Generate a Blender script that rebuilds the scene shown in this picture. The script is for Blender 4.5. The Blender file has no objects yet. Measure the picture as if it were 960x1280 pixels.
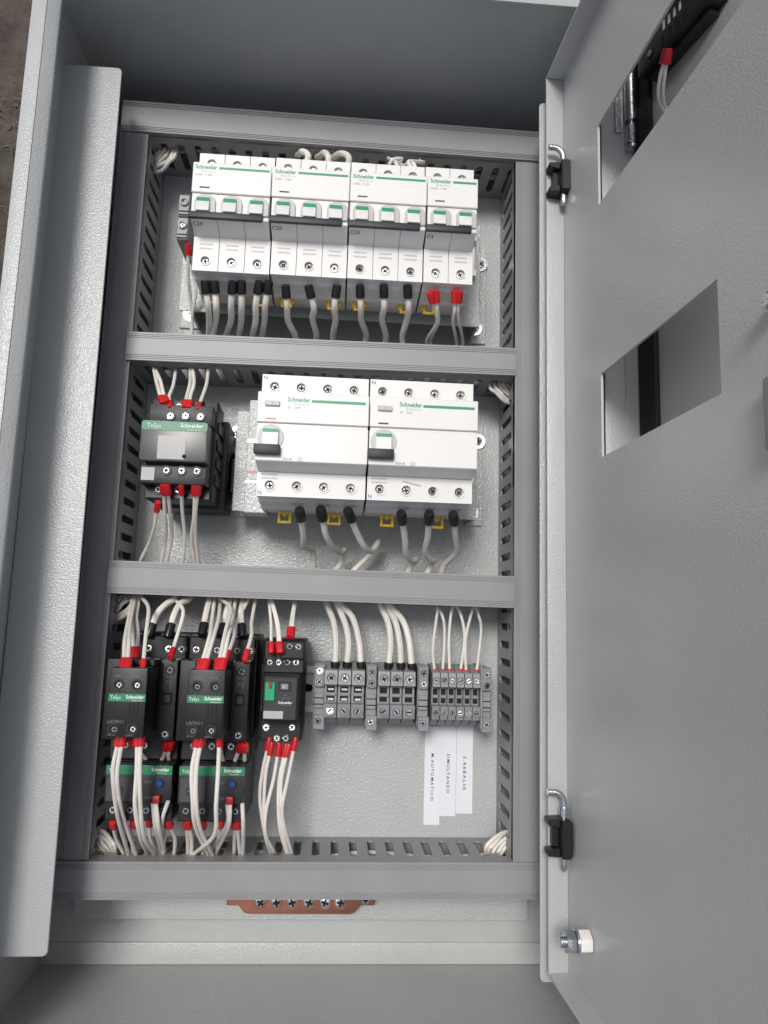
import bpy, bmesh, math, random
from mathutils import Vector, Matrix
random.seed(7)
MM = 0.001
sc = bpy.context.scene
col = sc.collection

# ---------------------------------------------------------------- camera
RM = Matrix(((0.9973236, -0.0386534, -0.0620609), (0.0295944, 0.9896003, -0.1407675), (0.0668566, 0.1385541, 0.9880956)))
CP = Vector((160.58, 170.88, 578.99)); FPX = 893.4
cam = bpy.data.cameras.new('camera'); camo = bpy.data.objects.new('camera', cam); col.objects.link(camo)
camo.matrix_world = Matrix.Translation(CP * MM) @ RM.to_4x4()
cam.sensor_fit = 'VERTICAL'; cam.sensor_height = 36; cam.lens = FPX / 1280 * 36
cam.clip_start = 0.01; cam.clip_end = 200
sc.camera = camo
cam.dof.use_dof = False

# ---------------------------------------------------------------- light
SUN = Vector((-0.22, 0.34, 1)).normalized()
w = bpy.data.worlds.new('World'); sc.world = w; w.use_nodes = True
nt = w.node_tree; bg = nt.nodes['Background']
sky = nt.nodes.new('ShaderNodeTexSky'); sky.sky_type = 'NISHITA'; sky.sun_disc = False
elev = math.asin(SUN.z)
sky.sun_elevation = elev; sky.sun_rotation = math.atan2(SUN.x, SUN.y)
sky.air_density = 1.0; sky.dust_density = 3.5; sky.ozone_density = 0.8
hs = nt.nodes.new('ShaderNodeHueSaturation'); hs.inputs['Saturation'].default_value = 0.52   # thin high haze whitens the blue
nt.links.new(sky.outputs[0], hs.inputs['Color']); nt.links.new(hs.outputs[0], bg.inputs[0]); bg.inputs[1].default_value = 0.11
sl = bpy.data.lights.new('sun', 'SUN'); sl.energy = 2.1; sl.angle = math.radians(16); sl.color = (1, 0.975, 0.94)
so = bpy.data.objects.new('sun', sl); col.objects.link(so)
so.rotation_euler = SUN.to_track_quat('Z', 'Y').to_euler(); so.location = (0, 0, 2)
sc.view_settings.view_transform = 'Standard'; sc.view_settings.look = 'None'
sc.view_settings.exposure = 0.0; sc.view_settings.gamma = 1

# ---------------------------------------------------------------- placing: where the photo's line of sight meets height z (mm)
def P(u, v, z):
    d = RM @ Vector(((u - 480) / FPX, -(v - 640) / FPX, -1.0))
    return CP + d * ((z - CP.z) / d.z)

# ---------------------------------------------------------------- materials
def mat(name, base, rough=0.45, metal=0.0, bump=0.0, scale=600.0, var=0.0, vscale=60.0, detail=2.0, spec=0.5, coat=0.0, trans=0.0, dirt=0.0):
    m = bpy.data.materials.new(name); m.use_nodes = True
    n = m.node_tree; b = n.nodes['Principled BSDF']
    b.inputs['Base Color'].default_value = (*base, 1); b.inputs['Roughness'].default_value = rough
    b.inputs['Metallic'].default_value = metal; b.inputs['Specular IOR Level'].default_value = spec
    b.inputs['Coat Weight'].default_value = coat
    if trans: b.inputs['Transmission Weight'].default_value = trans
    geo = n.nodes.new('ShaderNodeNewGeometry')
    if bump:
        t = n.nodes.new('ShaderNodeTexNoise'); t.inputs['Scale'].default_value = scale; t.inputs['Detail'].default_value = detail
        n.links.new(geo.outputs['Position'], t.inputs['Vector'])
        bp = n.nodes.new('ShaderNodeBump'); bp.inputs['Strength'].default_value = bump; bp.inputs['Distance'].default_value = 0.0008
        n.links.new(t.outputs['Fac'], bp.inputs['Height']); n.links.new(bp.outputs[0], b.inputs['Normal'])
    if var or dirt:
        t2 = n.nodes.new('ShaderNodeTexNoise'); t2.inputs['Scale'].default_value = vscale; t2.inputs['Detail'].default_value = 5
        n.links.new(geo.outputs['Position'], t2.inputs['Vector'])
        r = n.nodes.new('ShaderNodeValToRGB'); e = r.color_ramp.elements
        e[0].position = 0.3; e[1].position = 0.7
        e[0].color = (*[c * (1 - var) for c in base], 1); e[1].color = (*[min(1, c * (1 + var)) for c in base], 1)
        n.links.new(t2.outputs['Fac'], r.inputs[0]); last = r.outputs[0]
        if dirt:    # scattered dust specks
            v = n.nodes.new('ShaderNodeTexNoise'); v.inputs['Scale'].default_value = 420; v.inputs['Detail'].default_value = 1
            n.links.new(geo.outputs['Position'], v.inputs['Vector'])
            q = n.nodes.new('ShaderNodeValToRGB'); q.color_ramp.elements[0].position = 0.79; q.color_ramp.elements[1].position = 0.82
            q.color_ramp.elements[0].color = (0, 0, 0, 1); q.color_ramp.elements[1].color = (dirt, dirt, dirt, 1)
            n.links.new(v.outputs['Fac'], q.inputs[0])
            x = n.nodes.new('ShaderNodeMixRGB'); x.inputs[2].default_value = (0.12, 0.1, 0.08, 1)
            n.links.new(q.outputs[0], x.inputs[0]); n.links.new(last, x.inputs[1]); last = x.outputs[0]
        n.links.new(last, b.inputs['Base Color'])
        rr = n.nodes.new('ShaderNodeMapRange'); rr.inputs['To Min'].default_value = rough - 0.06; rr.inputs['To Max'].default_value = rough + 0.08
        n.links.new(t2.outputs['Fac'], rr.inputs['Value']); n.links.new(rr.outputs[0], b.inputs['Roughness'])
    return m

COAT = mat('powder_coat_grey', (0.43, 0.442, 0.44), 0.24, bump=0.5, scale=760, var=0.04, vscale=14, dirt=0.5, spec=0.5)
COATP = mat('powder_coat_plate', (0.46, 0.48, 0.475), 0.2, bump=0.9, scale=560, var=0.04, vscale=18, dirt=0.35, spec=0.55)
COATD = mat('powder_coat_door', (0.47, 0.472, 0.465), 0.23, bump=0.28, scale=800, var=0.05, vscale=9, dirt=0.2)
DUCT = mat('duct_grey_plastic', (0.27, 0.272, 0.28), 0.4, bump=0.06, scale=900, var=0.05, vscale=30, spec=0.45, dirt=0.2)
WHITE = mat('white_plastic', (0.73, 0.72, 0.7), 0.38, bump=0.05, scale=1500, var=0.02, vscale=40)
WHITEG = mat('light_grey_plastic', (0.47, 0.46, 0.45), 0.4, bump=0.05, scale=1500, var=0.04)
GREEN = mat('green_print', (0.015, 0.27, 0.13), 0.4)
GREEND = mat('green_plastic_band', (0.012, 0.2, 0.09), 0.4, var=0.08)
BLACK = mat('black_plastic', (0.009, 0.0095, 0.011), 0.4, spec=0.4, bump=0.12, scale=1200, var=0.15, vscale=70)
BLACKG = mat('dark_grey_plastic', (0.022, 0.023, 0.026), 0.36, bump=0.05, scale=1200, var=0.12, vscale=60)
SMOKE = mat('smoked_cover_plastic', (0.06, 0.061, 0.063), 0.3, var=0.15, vscale=50)
SLATE = mat('slate_bar_plastic', (0.013, 0.016, 0.023), 0.5, var=0.1)
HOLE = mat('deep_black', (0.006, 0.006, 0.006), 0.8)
ZINC = mat('zinc_steel', (0.62, 0.64, 0.66), 0.24, metal=1, bump=0.2, scale=700, var=0.12, vscale=200)
DSTEEL = mat('shaded_screw_steel', (0.33, 0.33, 0.33), 0.3, metal=1, bump=0.2, scale=900, var=0.3, vscale=400)  # darker copy of screw steel, shade of the wells put into the colour
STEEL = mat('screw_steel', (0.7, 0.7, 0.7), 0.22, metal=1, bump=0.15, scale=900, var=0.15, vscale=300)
RAILM = mat('rail_steel', (0.75, 0.74, 0.7), 0.42, metal=0.35, bump=0.1, scale=300, var=0.1)
COPPER = mat('copper', (0.52, 0.23, 0.16), 0.33, metal=1, bump=0.1, scale=200, var=0.12, vscale=40)
WIRE = mat('white_wire', (0.78, 0.74, 0.68), 0.42, bump=0.15, scale=350, var=0.07, vscale=90)
RED = mat('red_ferrule', (0.6, 0.015, 0.02), 0.35, var=0.08)
BLKF = mat('black_ferrule', (0.012, 0.012, 0.012), 0.28)
YELLOW = mat('yellow_clip', (0.8, 0.5, 0.01), 0.4, var=0.08)
TERM = mat('terminal_grey', (0.25, 0.255, 0.26), 0.42, bump=0.06, scale=900, var=0.08, vscale=70)
INK = mat('dark_ink', (0.05, 0.05, 0.055), 0.6)
INKG = mat('grey_ink', (0.16, 0.16, 0.17), 0.6)
INKW = mat('white_ink', (0.75, 0.75, 0.75), 0.6)
INKL = mat('faint_grey_ink', (0.12, 0.12, 0.13), 0.6)
BLUE = mat('blue_print', (0.05, 0.2, 0.5), 0.5)
BLUEB = mat('blue_button', (0.01, 0.05, 0.2), 0.35)
REDB = mat('red_button', (0.35, 0.012, 0.02), 0.35)
PAPER = mat('white_label_tape', (0.74, 0.76, 0.8), 0.3, var=0.02)
GREYL = mat('pale_grey_label', (0.42, 0.43, 0.44), 0.5)
RUBBER = mat('black_rubber', (0.012, 0.012, 0.012), 0.7, bump=0.2, scale=800)
NYLON = mat('white_nylon', (0.75, 0.72, 0.7), 0.4, var=0.05)
PINK = mat('faded_red_mark', (0.6, 0.3, 0.27), 0.6)
GLASSG = mat('relay_window_grey', (0.25, 0.26, 0.27), 0.15)

def vary(m, amt):
    n = m.node_tree; b = n.nodes['Principled BSDF']; l = b.inputs['Base Color'].links[0]; src = l.from_socket
    oi = n.nodes.new('ShaderNodeObjectInfo'); h = n.nodes.new('ShaderNodeHueSaturation'); mr = n.nodes.new('ShaderNodeMapRange')
    mr.inputs['To Min'].default_value = 1-amt; mr.inputs['To Max'].default_value = 1+amt*0.5
    n.links.new(oi.outputs['Random'], mr.inputs['Value']); n.links.new(mr.outputs[0], h.inputs['Value'])
    n.links.new(src, h.inputs['Color']); n.links.new(h.outputs[0], b.inputs['Base Color'])
vary(WIRE, 0.12); vary(RED, 0.2)

def soil():
    m = bpy.data.materials.new('bare_soil'); m.use_nodes = True; n = m.node_tree; b = n.nodes['Principled BSDF']
    g = n.nodes.new('ShaderNodeNewGeometry')
    a = n.nodes.new('ShaderNodeTexNoise'); a.inputs['Scale'].default_value = 28; a.inputs['Detail'].default_value = 12; a.inputs['Roughness'].default_value = 0.7
    r = n.nodes.new('ShaderNodeValToRGB'); r.color_ramp.elements[0].position = 0.32; r.color_ramp.elements[1].position = 0.7
    r.color_ramp.elements[0].color = (0.035, 0.028, 0.023, 1); r.color_ramp.elements[1].color = (0.15, 0.122, 0.102, 1)
    bp = n.nodes.new('ShaderNodeBump'); bp.inputs['Distance'].default_value = 0.01; bp.inputs['Strength'].default_value = 1
    for x in (a,): n.links.new(g.outputs['Position'], x.inputs['Vector'])
    n.links.new(a.outputs['Fac'], r.inputs[0]); n.links.new(r.outputs[0], b.inputs['Base Color'])
    n.links.new(a.outputs['Fac'], bp.inputs['Height']); n.links.new(bp.outputs[0], b.inputs['Normal']); b.inputs['Roughness'].default_value = 0.95
    return m
SOIL = soil()
GRASS = mat('dry_grass', (0.12, 0.13, 0.05), 0.8)

# ---------------------------------------------------------------- mesh helpers (everything in millimetres)
class MB:
    def __init__(s): s.v = []; s.f = []
    def add(s, vs, fs):
        k = len(s.v); s.v += [tuple(v) for v in vs]; s.f += [tuple(i + k for i in f) for f in fs]; return s
    def box(s, x0, x1, y0, y1, z0, z1):
        return s.add([(x0,y0,z0),(x1,y0,z0),(x1,y1,z0),(x0,y1,z0),(x0,y0,z1),(x1,y0,z1),(x1,y1,z1),(x0,y1,z1)],
            [(3,2,1,0),(4,5,6,7),(0,1,5,4),(1,2,6,5),(2,3,7,6),(3,0,4,7)])
    def prism(s, pts, a0, a1, axis='z'):
        """outline extruded along an axis; pts counter-clockwise seen from +axis"""
        n = len(pts)
        def c(p, a): return (p[0], p[1], a) if axis == 'z' else ((a, p[0], p[1]) if axis == 'x' else (p[1], a, p[0]))
        return s.add([c(p, a0) for p in pts] + [c(p, a1) for p in pts],
            [tuple(range(n))[::-1], tuple(range(n, 2*n))] + [(i, (i+1) % n, n + (i+1) % n, n + i) for i in range(n)])
    def cyl(s, c, r, z0, z1, n=20, r2=None):
        r2 = r if r2 is None else r2
        a = [(c[0]+math.cos(t*2*math.pi/n), c[1]+math.sin(t*2*math.pi/n)) for t in range(n)]
        vs = [(c[0]+(x-c[0])*r, c[1]+(y-c[1])*r, z0) for x, y in a] + [(c[0]+(x-c[0])*r2, c[1]+(y-c[1])*r2, z1) for x, y in a]
        return s.add(vs, [tuple(range(n))[::-1], tuple(range(n, 2*n))] + [(i, (i+1) % n, n+(i+1) % n, n+i) for i in range(n)])
    def ring(s, c, r0, r1, z0, z1, n=20):
        vs = []
        for r, z in ((r0, z0), (r1, z0), (r1, z1), (r0, z1)):
            vs += [(c[0]+r*math.cos(t*2*math.pi/n), c[1]+r*math.sin(t*2*math.pi/n), z) for t in range(n)]
        fs = []
        for a in range(4):
            b = (a+1) % 4
            fs += [(a*n+i, a*n+(i+1) % n, b*n+(i+1) % n, b*n+i) for i in range(n)]
        return s.add(vs, fs)
    def plate_hole(s, x0, x1, y0, y1, z, hole, depth):
        """rectangle at height z with a hole (outline list, ccw, around centre) sunk by depth, with a bottom"""
        n = len(hole); cx = sum(h[0] for h in hole)/n; cy = sum(h[1] for h in hole)/n
        out = []
        for hx, hy in hole:
            dx, dy = hx-cx, hy-cy
            t = min(((x1-cx)/dx if dx > 1e-6 else (x0-cx)/dx if dx < -1e-6 else 1e9), ((y1-cy)/dy if dy > 1e-6 else (y0-cy)/dy if dy < -1e-6 else 1e9))
            out.append((cx+dx*t, cy+dy*t))
        k = len(s.v)
        s.v += [(a, b, z) for a, b in out] + [(a, b, z) for a, b in hole] + [(a, b, z-depth) for a, b in hole] 
        for i in range(n):
            j = (i+1) % n
            s.f.append((k+i, k+j, k+n+j, k+n+i)); s.f.append((k+n+i, k+n+j, k+2*n+j, k+2*n+i))
        s.f.append(tuple(k+2*n+i for i in range(n)))
        for (qx, qy) in ((x0,y0),(x1,y0),(x1,y1),(x0,y1)):   # fill the corners the rays skip
            best = sorted(range(n), key=lambda i: 0)
            for i in range(n):
                j = (i+1) % n; a, b = out[i], out[j]
                onx = lambda p: abs(p[0]-qx) < 1e-4
                ony = lambda p: abs(p[1]-qy) < 1e-4
                if (onx(a) and ony(b) and not ony(a) and not onx(b)) or (ony(a) and onx(b) and not onx(a) and not ony(b)):
                    s.v.append((qx, qy, z)); s.f.append((k+i, len(s.v)-1, k+j))
        return s
    def tube(s, pts, r, n=8, cap=True):
        pts = [Vector(p) for p in pts]; N = len(pts); rr = r if isinstance(r, list) else [r]*N
        up = Vector((0.13, 0.31, 0.94)); rows = []
        for i, p in enumerate(pts):
            d = (pts[min(i+1, N-1)] - pts[max(i-1, 0)]).normalized()
            a = up - d*up.dot(d)
            if a.length < 1e-3: a = d.orthogonal()
            a.normalize(); up = a; b = d.cross(a)
            rows.append([p + (a*math.cos(t*2*math.pi/n) + b*math.sin(t*2*math.pi/n))*rr[i] for t in range(n)])
        vs = [q for row in rows for q in row]; fs = []
        for i in range(N-1):
            fs += [(i*n+t, i*n+(t+1) % n, (i+1)*n+(t+1) % n, (i+1)*n+t) for t in range(n)]
        if cap: fs += [tuple(range(n))[::-1], tuple(range((N-1)*n, N*n))]
        return s.add(vs, fs)
    def mesh(s, name, m, off=(0,0,0), bevel=0.0, smooth=True, seg=1):
        me = bpy.data.meshes.new(name)
        bm = bmesh.new()
        vv = [bm.verts.new(((x-off[0])*MM, (y-off[1])*MM, (z-off[2])*MM)) for x, y, z in s.v]
        for f in s.f:
            try: bm.faces.new([vv[i] for i in f])
            except ValueError: pass
        bmesh.ops.remove_doubles(bm, verts=bm.verts, dist=1e-6) if not bevel else None
        bmesh.ops.recalc_face_normals(bm, faces=bm.faces)
        if bevel:
            es = [e for e in bm.edges if len(e.link_faces) == 2 and e.calc_face_angle(0) > 0.5]
            bmesh.ops.bevel(bm, geom=es, offset=bevel*MM, segments=seg, profile=0.6, affect='EDGES', clamp_overlap=True)
        bm.to_mesh(me); bm.free()
        if smooth:
            me.polygons.foreach_set('use_smooth', [True]*len(me.polygons)); me.set_sharp_from_angle(angle=0.6)
        me.materials.append(m); return me

def rrect(x0, x1, y0, y1, r, n=3):
    out = []
    for cx, cy, a0 in ((x1-r,y0+r,-90),(x1-r,y1-r,0),(x0+r,y1-r,90),(x0+r,y0+r,180)):
        for k in range(n+1):
            a = math.radians(a0 + 90*k/n); out.append((cx+r*math.cos(a), cy+r*math.sin(a)))
    return out
def circ(cx, cy, r, n=20): return [(cx+r*math.cos(2*math.pi*i/n+0.05), cy+r*math.sin(2*math.pi*i/n+0.05)) for i in range(n)]

class Thing:
    """an Empty at the thing's base; parts are given in the thing's own millimetre frame"""
    def __init__(s, name, label, cat, loc=(0,0,0), rot=0.0, group=None):
        o = bpy.data.objects.new(name, None); col.objects.link(o); o.empty_display_size = 0.01
        o.location = Vector(loc)*MM; o.rotation_euler = (0, 0, rot); o['label'] = label; o['category'] = cat
        if group: o['group'] = group
        s.o = o; s.loc = Vector(loc)
    def put(s, name, me, loc=(0,0,0), parent=None, rot=None):
        o = bpy.data.objects.new(name, me); col.objects.link(o); o.parent = parent or s.o; o.location = Vector(loc)*MM
        if rot: o.rotation_euler = rot
        return o
    def part(s, name, mb, m, parent=None, bevel=0.0, seg=1, world=False, loc=(0,0,0)):
        off = s.loc if world else (0,0,0)
        return s.put(name, mb.mesh(name, m, off, bevel, seg=seg), loc, parent)
def single(name, mb, m, label=None, cat=None, group=None, kind=None, origin=(0,0,0), bevel=0.0):
    o = bpy.data.objects.new(name, mb.mesh(name, m, origin, bevel)); col.objects.link(o); o.location = Vector(origin)*MM
    if label: o['label'] = label
    if cat: o['category'] = cat
    if group: o['group'] = group
    if kind: o['kind'] = kind
    return o

_tc = {}
def text_mesh(txt, h, m, bold=0.0, w=None, spacing=1.0):
    key = (txt, h, m.name, bold, w, spacing)
    if key in _tc: return _tc[key]
    cu = bpy.data.curves.new('t', 'FONT'); cu.body = txt; cu.size = 1.0; cu.offset = bold; cu.space_character = spacing; cu.resolution_u = 2
    ob = bpy.data.objects.new('t', cu); col.objects.link(ob)
    bpy.context.view_layer.update()
    dg = bpy.context.evaluated_depsgraph_get()
    me = bpy.data.meshes.new_from_object(ob.evaluated_get(dg)); bpy.data.objects.remove(ob); bpy.data.curves.remove(cu)
    xs = [v.co.x for v in me.vertices] or [0, 1]; x0, x1 = min(xs), max(xs)
    sx = (w/(x1-x0) if w else h/0.7); sy = h/0.7
    for v in me.vertices: v.co = ((v.co.x-x0)*sx*MM, v.co.y*sy*MM, 0)
    me.materials.clear(); me.materials.append(m); me.name = 'lettering'
    _tc[key] = me; return me
def lettering(T, txt, x, y, z, h, m, w=None, bold=0.0, parent=None, spacing=1.0, rot=None):
    return T.put('lettering', text_mesh(txt, h, m, bold, w, spacing), (x, y, z), parent, rot)

# shared little meshes
def _screw(r, name, m, cross=True, depth=0.5):
    """pan-head screw: domed disc cut by a cross slot"""
    mb = MB(); n = 24
    mb.cyl((0,0), r, 0, 0.5, n); mb.cyl((0,0), r*0.98, 0.5, 1.0, n, r*0.78)
    return mb.mesh(name, m)
_slotc = {}
def screw_on(T, x, y, z, r, parent=None, m=None, ang=None, recess=True, slot='cross'):
    """a metal screw head with a cut slot, sitting at height z"""
    m = m or STEEL; key = (round(r, 2), m.name, slot)
    if key not in _slotc:
        a = _screw(r, 'screw', m)
        b = MB()
        wd = r*0.2
        b.box(-r*0.62, r*0.62, -wd, wd, 0.9, 1.04)
        if slot == 'cross': b.box(-wd, wd, wd*1.02, r*0.62, 0.9, 1.04); b.box(-wd, wd, -r*0.62, -wd*1.02, 0.9, 1.04)
        _slotc[key] = (a, b.mesh('screw_slot', HOLE, smooth=False))
    a, b = _slotc[key]; rz = random.uniform(0, 3) if ang is None else ang
    tilt = (random.uniform(-0.12, 0.12), random.uniform(-0.12, 0.12), rz)
    o = T.put('screw', a, (x, y, z), parent, tilt)
    if parent is None: T.put('screw_slot', b, (0, 0, 0), o)
    return o

# ================================================================ THE SETTING
g = MB(); N = 60; S = 1500.0
for i in range(N+1):
    for j in range(N+1):
        x = 146 + (i-N/2)/(N/2)*S; y = 250 + (j-N/2)/(N/2)*S
        zz = -30 + (random.uniform(-4, 3) if (x < -70 or x > 360 or y < -120 or y > 620) else -2)
        g.v.append((x, y, zz))
for i in range(N):
    for j in range(N):
        a = i*(N+1)+j; g.f.append((a, a+N+1, a+N+2, a+1))
single('ground', g, SOIL, kind='structure', origin=(146, 250, -30))
far = MB(); far.add([(-60000,-60000,-36),(60000,-60000,-36),(60000,60000,-36),(-60000,60000,-36)], [(0,1,2,3)])
single('terrain', far, SOIL, kind='structure')
gr = MB()
for _ in range(350):
    x = random.uniform(-170, -60); y = random.uniform(150, 640); h = random.uniform(6, 20); a = random.uniform(0, 6.28); l = random.uniform(5, 22)
    b = Vector((x, y, -30)); t = b + Vector((math.cos(a)*l, math.sin(a)*l, h*0.5)); s_ = Vector((-math.sin(a), math.cos(a), 0))*0.5
    gr.add([b-s_, b+s_, t], [(0,1,2)])
single('grass', gr, GRASS, kind='stuff')
st = MB()
for _ in range(260):
    x = random.uniform(-175, -60); y = random.uniform(100, 640); r = random.uniform(1, 4.5); z = -31
    vs = []; 
    for k in range(6): vs.append((x+r*random.uniform(.7,1)*math.cos(k*1.05), y+r*random.uniform(.7,1)*math.sin(k*1.05), z))
    vs.append((x, y, z+r*random.uniform(.8,1.5)))
    st.add(vs, [(k, (k+1) % 6, 6) for k in range(6)])
single('gravel', st, mat('stones', (0.22, 0.19, 0.165), 0.9, var=0.3, vscale=100), kind='stuff')

# ================================================================ THE CABINET
XL, XR, YB, YT, ZF, ZR = -50.0, 338.0, -97.0, 592.0, -15.0, 150.0
C = Thing('electrical_cabinet', 'open pale grey powder coated steel cabinet lying on its back and holding all the gear', 'electrical cabinet')
t = 2.0
C.part('back_panel', MB().box(XL-t, XR+t, YB-t, YT+t, ZF-t, ZF), COAT, bevel=0.5)
C.part('side_wall', MB().box(XL-t, XL, YB, YT, ZF, ZR-t), COAT)
C.part('side_wall', MB().box(XR, XR+t, YB, YT, ZF, ZR-t), COAT)
C.part('end_wall', MB().box(XL-t, XR+t, YT, YT+t, ZF+0.01, ZR-t), COAT)
C.part('end_wall', MB().box(XL-t, XR+t, YB-t, YB, ZF+0.01, ZR-t), COAT)
# raised step pressed along the foot of the back panel
C.part('floor_step', MB().prism([(YB+0.2, ZF-0.5), (YB+16, ZF-0.5), (YB+16, ZF+0.8), (YB+15.4, ZF+1.4), (YB+0.2, ZF+1.4)], XL+3, XR-3, 'x'), COAT, bevel=0.4)
# the rolled rim round the mouth of the box: turned in, then down
LP = 15.0
C.part('rim', MB().prism([(XL-t, YB-t), (XL+7.5, YB-t), (XL+7.5, YT+t), (XL-t, YT+t)], ZR-t, ZR), COAT, bevel=0.9, seg=2)
C.part('rim_step', MB().add([(XL+7.6,YB,ZR-5),(XL+14,YB,ZR-8),(XL+14,YT,ZR-8),(XL+7.6,YT,ZR-5),(XL+7.6,YB,ZR-0.4),(XL+14,YB,ZR-5.5),(XL+14,YT,ZR-5.5),(XL+7.6,YT,ZR-0.4)], [(3,2,1,0),(4,5,6,7),(0,1,5,4),(1,2,6,5),(2,3,7,6),(3,0,4,7)]), COAT, bevel=0.5)
C.part('rim', MB().box(XR-LP+3, XR+t, YB-t, YT+t, ZR-t, ZR), COAT, bevel=0.8, seg=2)
C.part('rim', MB().box(XL+LP-2.4, XR-LP+2.9, YT-4, YT+t, ZR-t, ZR), COAT, bevel=0.8, seg=2)
C.part('rim', MB().box(XL+LP-2.4, XR-LP+2.9, YB-t, YB+10, ZR-t, ZR), COAT, bevel=0.8, seg=2)
# mounting plate on its standoffs, edges folded down
C.part('mounting_plate', MB().box(-24, 317, -58, 580, -1.6, 0), COATP, bevel=0.6, seg=2)
C.part('plate_flange', MB().box(-24, 317, -59.5, -58.1, -9, -0.8), COATP, bevel=0.3)
for y0 in (-40, 560):
    for x0 in (-15, 308): C.part('standoff', MB().cyl((x0, y0), 4, ZF, -1.7, 16), ZINC)
# inner rails that carry the inner door
def ledge(x0, x1, y0, y1, zt, lip):
    mb = MB(); mb.prism(rrect(x0, x1, y0, y1, 3), zt-1.8, zt)
    o = C.part('inner_door_rail', mb, COAT, bevel=1.1, seg=3)
    C.part('rail_flange', MB().box(*lip, y0+1, y1-1, zt-22, zt-1.9), COAT, o, bevel=0.5)
    return o
lr = ledge(XL+0.3, -7.2, -41, 556, 100, (-16, -14.4)); lr.rotation_euler = (0, 0, 0.005); lr.location.x += 0.0012
ledge(298.6, XR-0.3, -57, 555, 98, (305, 306.6))
for yy in (20, 260, 500): C.part('rail_bracket', MB().box(XL+0.3, XL+18, yy, yy+22, 60, 97.9), COAT, bevel=0.5)

# outer door folded right back, only seen through the cutouts of the inner door
ODX, ODZ = 351.5, 148.5
def opt(u, y, w_): return Vector((ODX + 0.2*u - 0.98*w_, y, ODZ + 0.98*u + 0.2*w_))
def obox(u0, u1, y0, y1, w0, w1):
    return MB().add([opt(u0,y0,w0),opt(u1,y0,w0),opt(u1,y1,w0),opt(u0,y1,w0),opt(u0,y0,w1),opt(u1,y0,w1),opt(u1,y1,w1),opt(u0,y1,w1)],
        [(3,2,1,0),(4,5,6,7),(0,1,5,4),(1,2,6,5),(2,3,7,6),(3,0,4,7)])
OD = Thing('outer_door', 'light grey outer cabinet door standing open behind the window cutouts', 'cabinet door', (351.5, 0, 148.5))
OD.part('door_skin', obox(-1.5, 370, -97, 592, -1.6, 0), COATD, world=True, bevel=0.3)
OD.part('door_flange', obox(-1.5, 0, -97, 592, 0.1, 12.5), COATD, world=True, bevel=0.4)
OD.part('gasket', obox(1, 17.5, -90, 585, 0.1, 4), RUBBER, world=True, bevel=1.2, seg=2)
OD.part('hinge_barrel', MB().tube([(345, 501, 154), (345, 555, 154)], 4.3, 16), ZINC, world=True)
OD.part('hinge_pin', MB().tube([(345, 481, 154), (345, 483.2, 154), (345, 483.3, 154), (345, 501, 154)], [4.2, 4.2, 2.0, 2.0], 16), ZINC, world=True)
sp = [(345+3.3*math.cos(a*0.7), 485+a*0.18, 154+3.3*math.sin(a*0.7)) for a in range(75)]
OD.part('hinge_spring', MB().tube(sp, 0.6, 6), STEEL, world=True)
OD.part('hinge_leaf', MB().box(335, 340.5, 495, 555, 150.2, 151.8), ZINC, world=True, bevel=0.3)
dy = P(840, 66, 195).y
dy = P(840, 71, 190).y
o_ = opt(18, dy, 0.2)
D = Thing('switch_block', 'dark grey switch contact block behind the upper cutout of the inner door', 'switch block', (o_.x, o_.y, o_.z))
D.part('body', obox(20, 88, dy, dy+34, 0.1, 13), BLACKG, world=True, bevel=1.2, seg=2)
D.part('terminal_ledge', obox(24, 80, dy-4, dy-0.1, 0.1, 8), BLACKG, world=True, bevel=0.8)
D.part('knob', obox(60, 74, dy+20, dy+32, 13.1, 19), BLACK, world=True, bevel=1.5, seg=2)
for i in range(4): D.part('vent_slot', obox(44+i*7, 47+i*7, dy+2, dy+9, 13.02, 13.1), HOLE, world=True)
for i in range(4): D.part('coil_print', obox(46+i*5, 48+i*5, dy+12, dy+18, 13.02, 13.1), INKW, world=True)
D.part('screw_well', MB().tube([opt(34, dy+6, 12.9), opt(34, dy+6, 13.6)], 3.0, 18), HOLE, world=True)
D.part('screw', MB().tube([opt(34, dy+6, 13.62), opt(34, dy+6, 14.4)], 2.0, 16), STEEL, world=True)

# inner door: flat panel with window cutouts, standing up from its hinge edge
def panel(u, y, w_=0.0):   # u along the door from the hinge edge, w_ out of the inner face
    return Vector((313.6 + 0.035*u - w_, y, 108 + u + 0.035*w_))
DW, DY0, DY1 = 300.0, -47.0, 566.5
ID = Thing('inner_door', 'grey powder coated inner door standing open on the right, with window cutouts', 'cabinet door', (313.6, 0, 108))
us = [0, 62, 188, 258, DW]; ys = [DY0, 267.5, 319, 429.5, 484, DY1]
mb = MB()
def pface(u0, u1, y0, y1, w_):
    return [panel(u0, y0, w_), panel(u1, y0, w_), panel(u1, y1, w_), panel(u0, y1, w_)]
def cell_open(i, j):
    if j == 1: return i == 1
    if j == 3: return i in (1, 2)
    return False
for i in range(4):
    for j in range(5):
        if cell_open(i, j): continue
        mb.add(pface(us[i], us[i+1], ys[j], ys[j+1], 0), [(0,3,2,1)]); mb.add(pface(us[i], us[i+1], ys[j], ys[j+1], -1.5), [(0,1,2,3)])
        for (di, dj, pa, pb) in ((-1,0,(us[i],ys[j+1]),(us[i],ys[j])), (1,0,(us[i+1],ys[j]),(us[i+1],ys[j+1])), (0,-1,(us[i],ys[j]),(us[i+1],ys[j])), (0,1,(us[i+1],ys[j+1]),(us[i],ys[j+1]))):
            a, b = i+di, j+dj
            if a < 0 or a > 3 or b < 0 or b > 4 or cell_open(a, b):
                mb.add([panel(*pa, 0), panel(*pb, 0), panel(*pb, -1.5), panel(*pa, -1.5)], [(0,1,2,3)])
ID.part('door_panel', mb, COATD, world=True, bevel=0.25)
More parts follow.
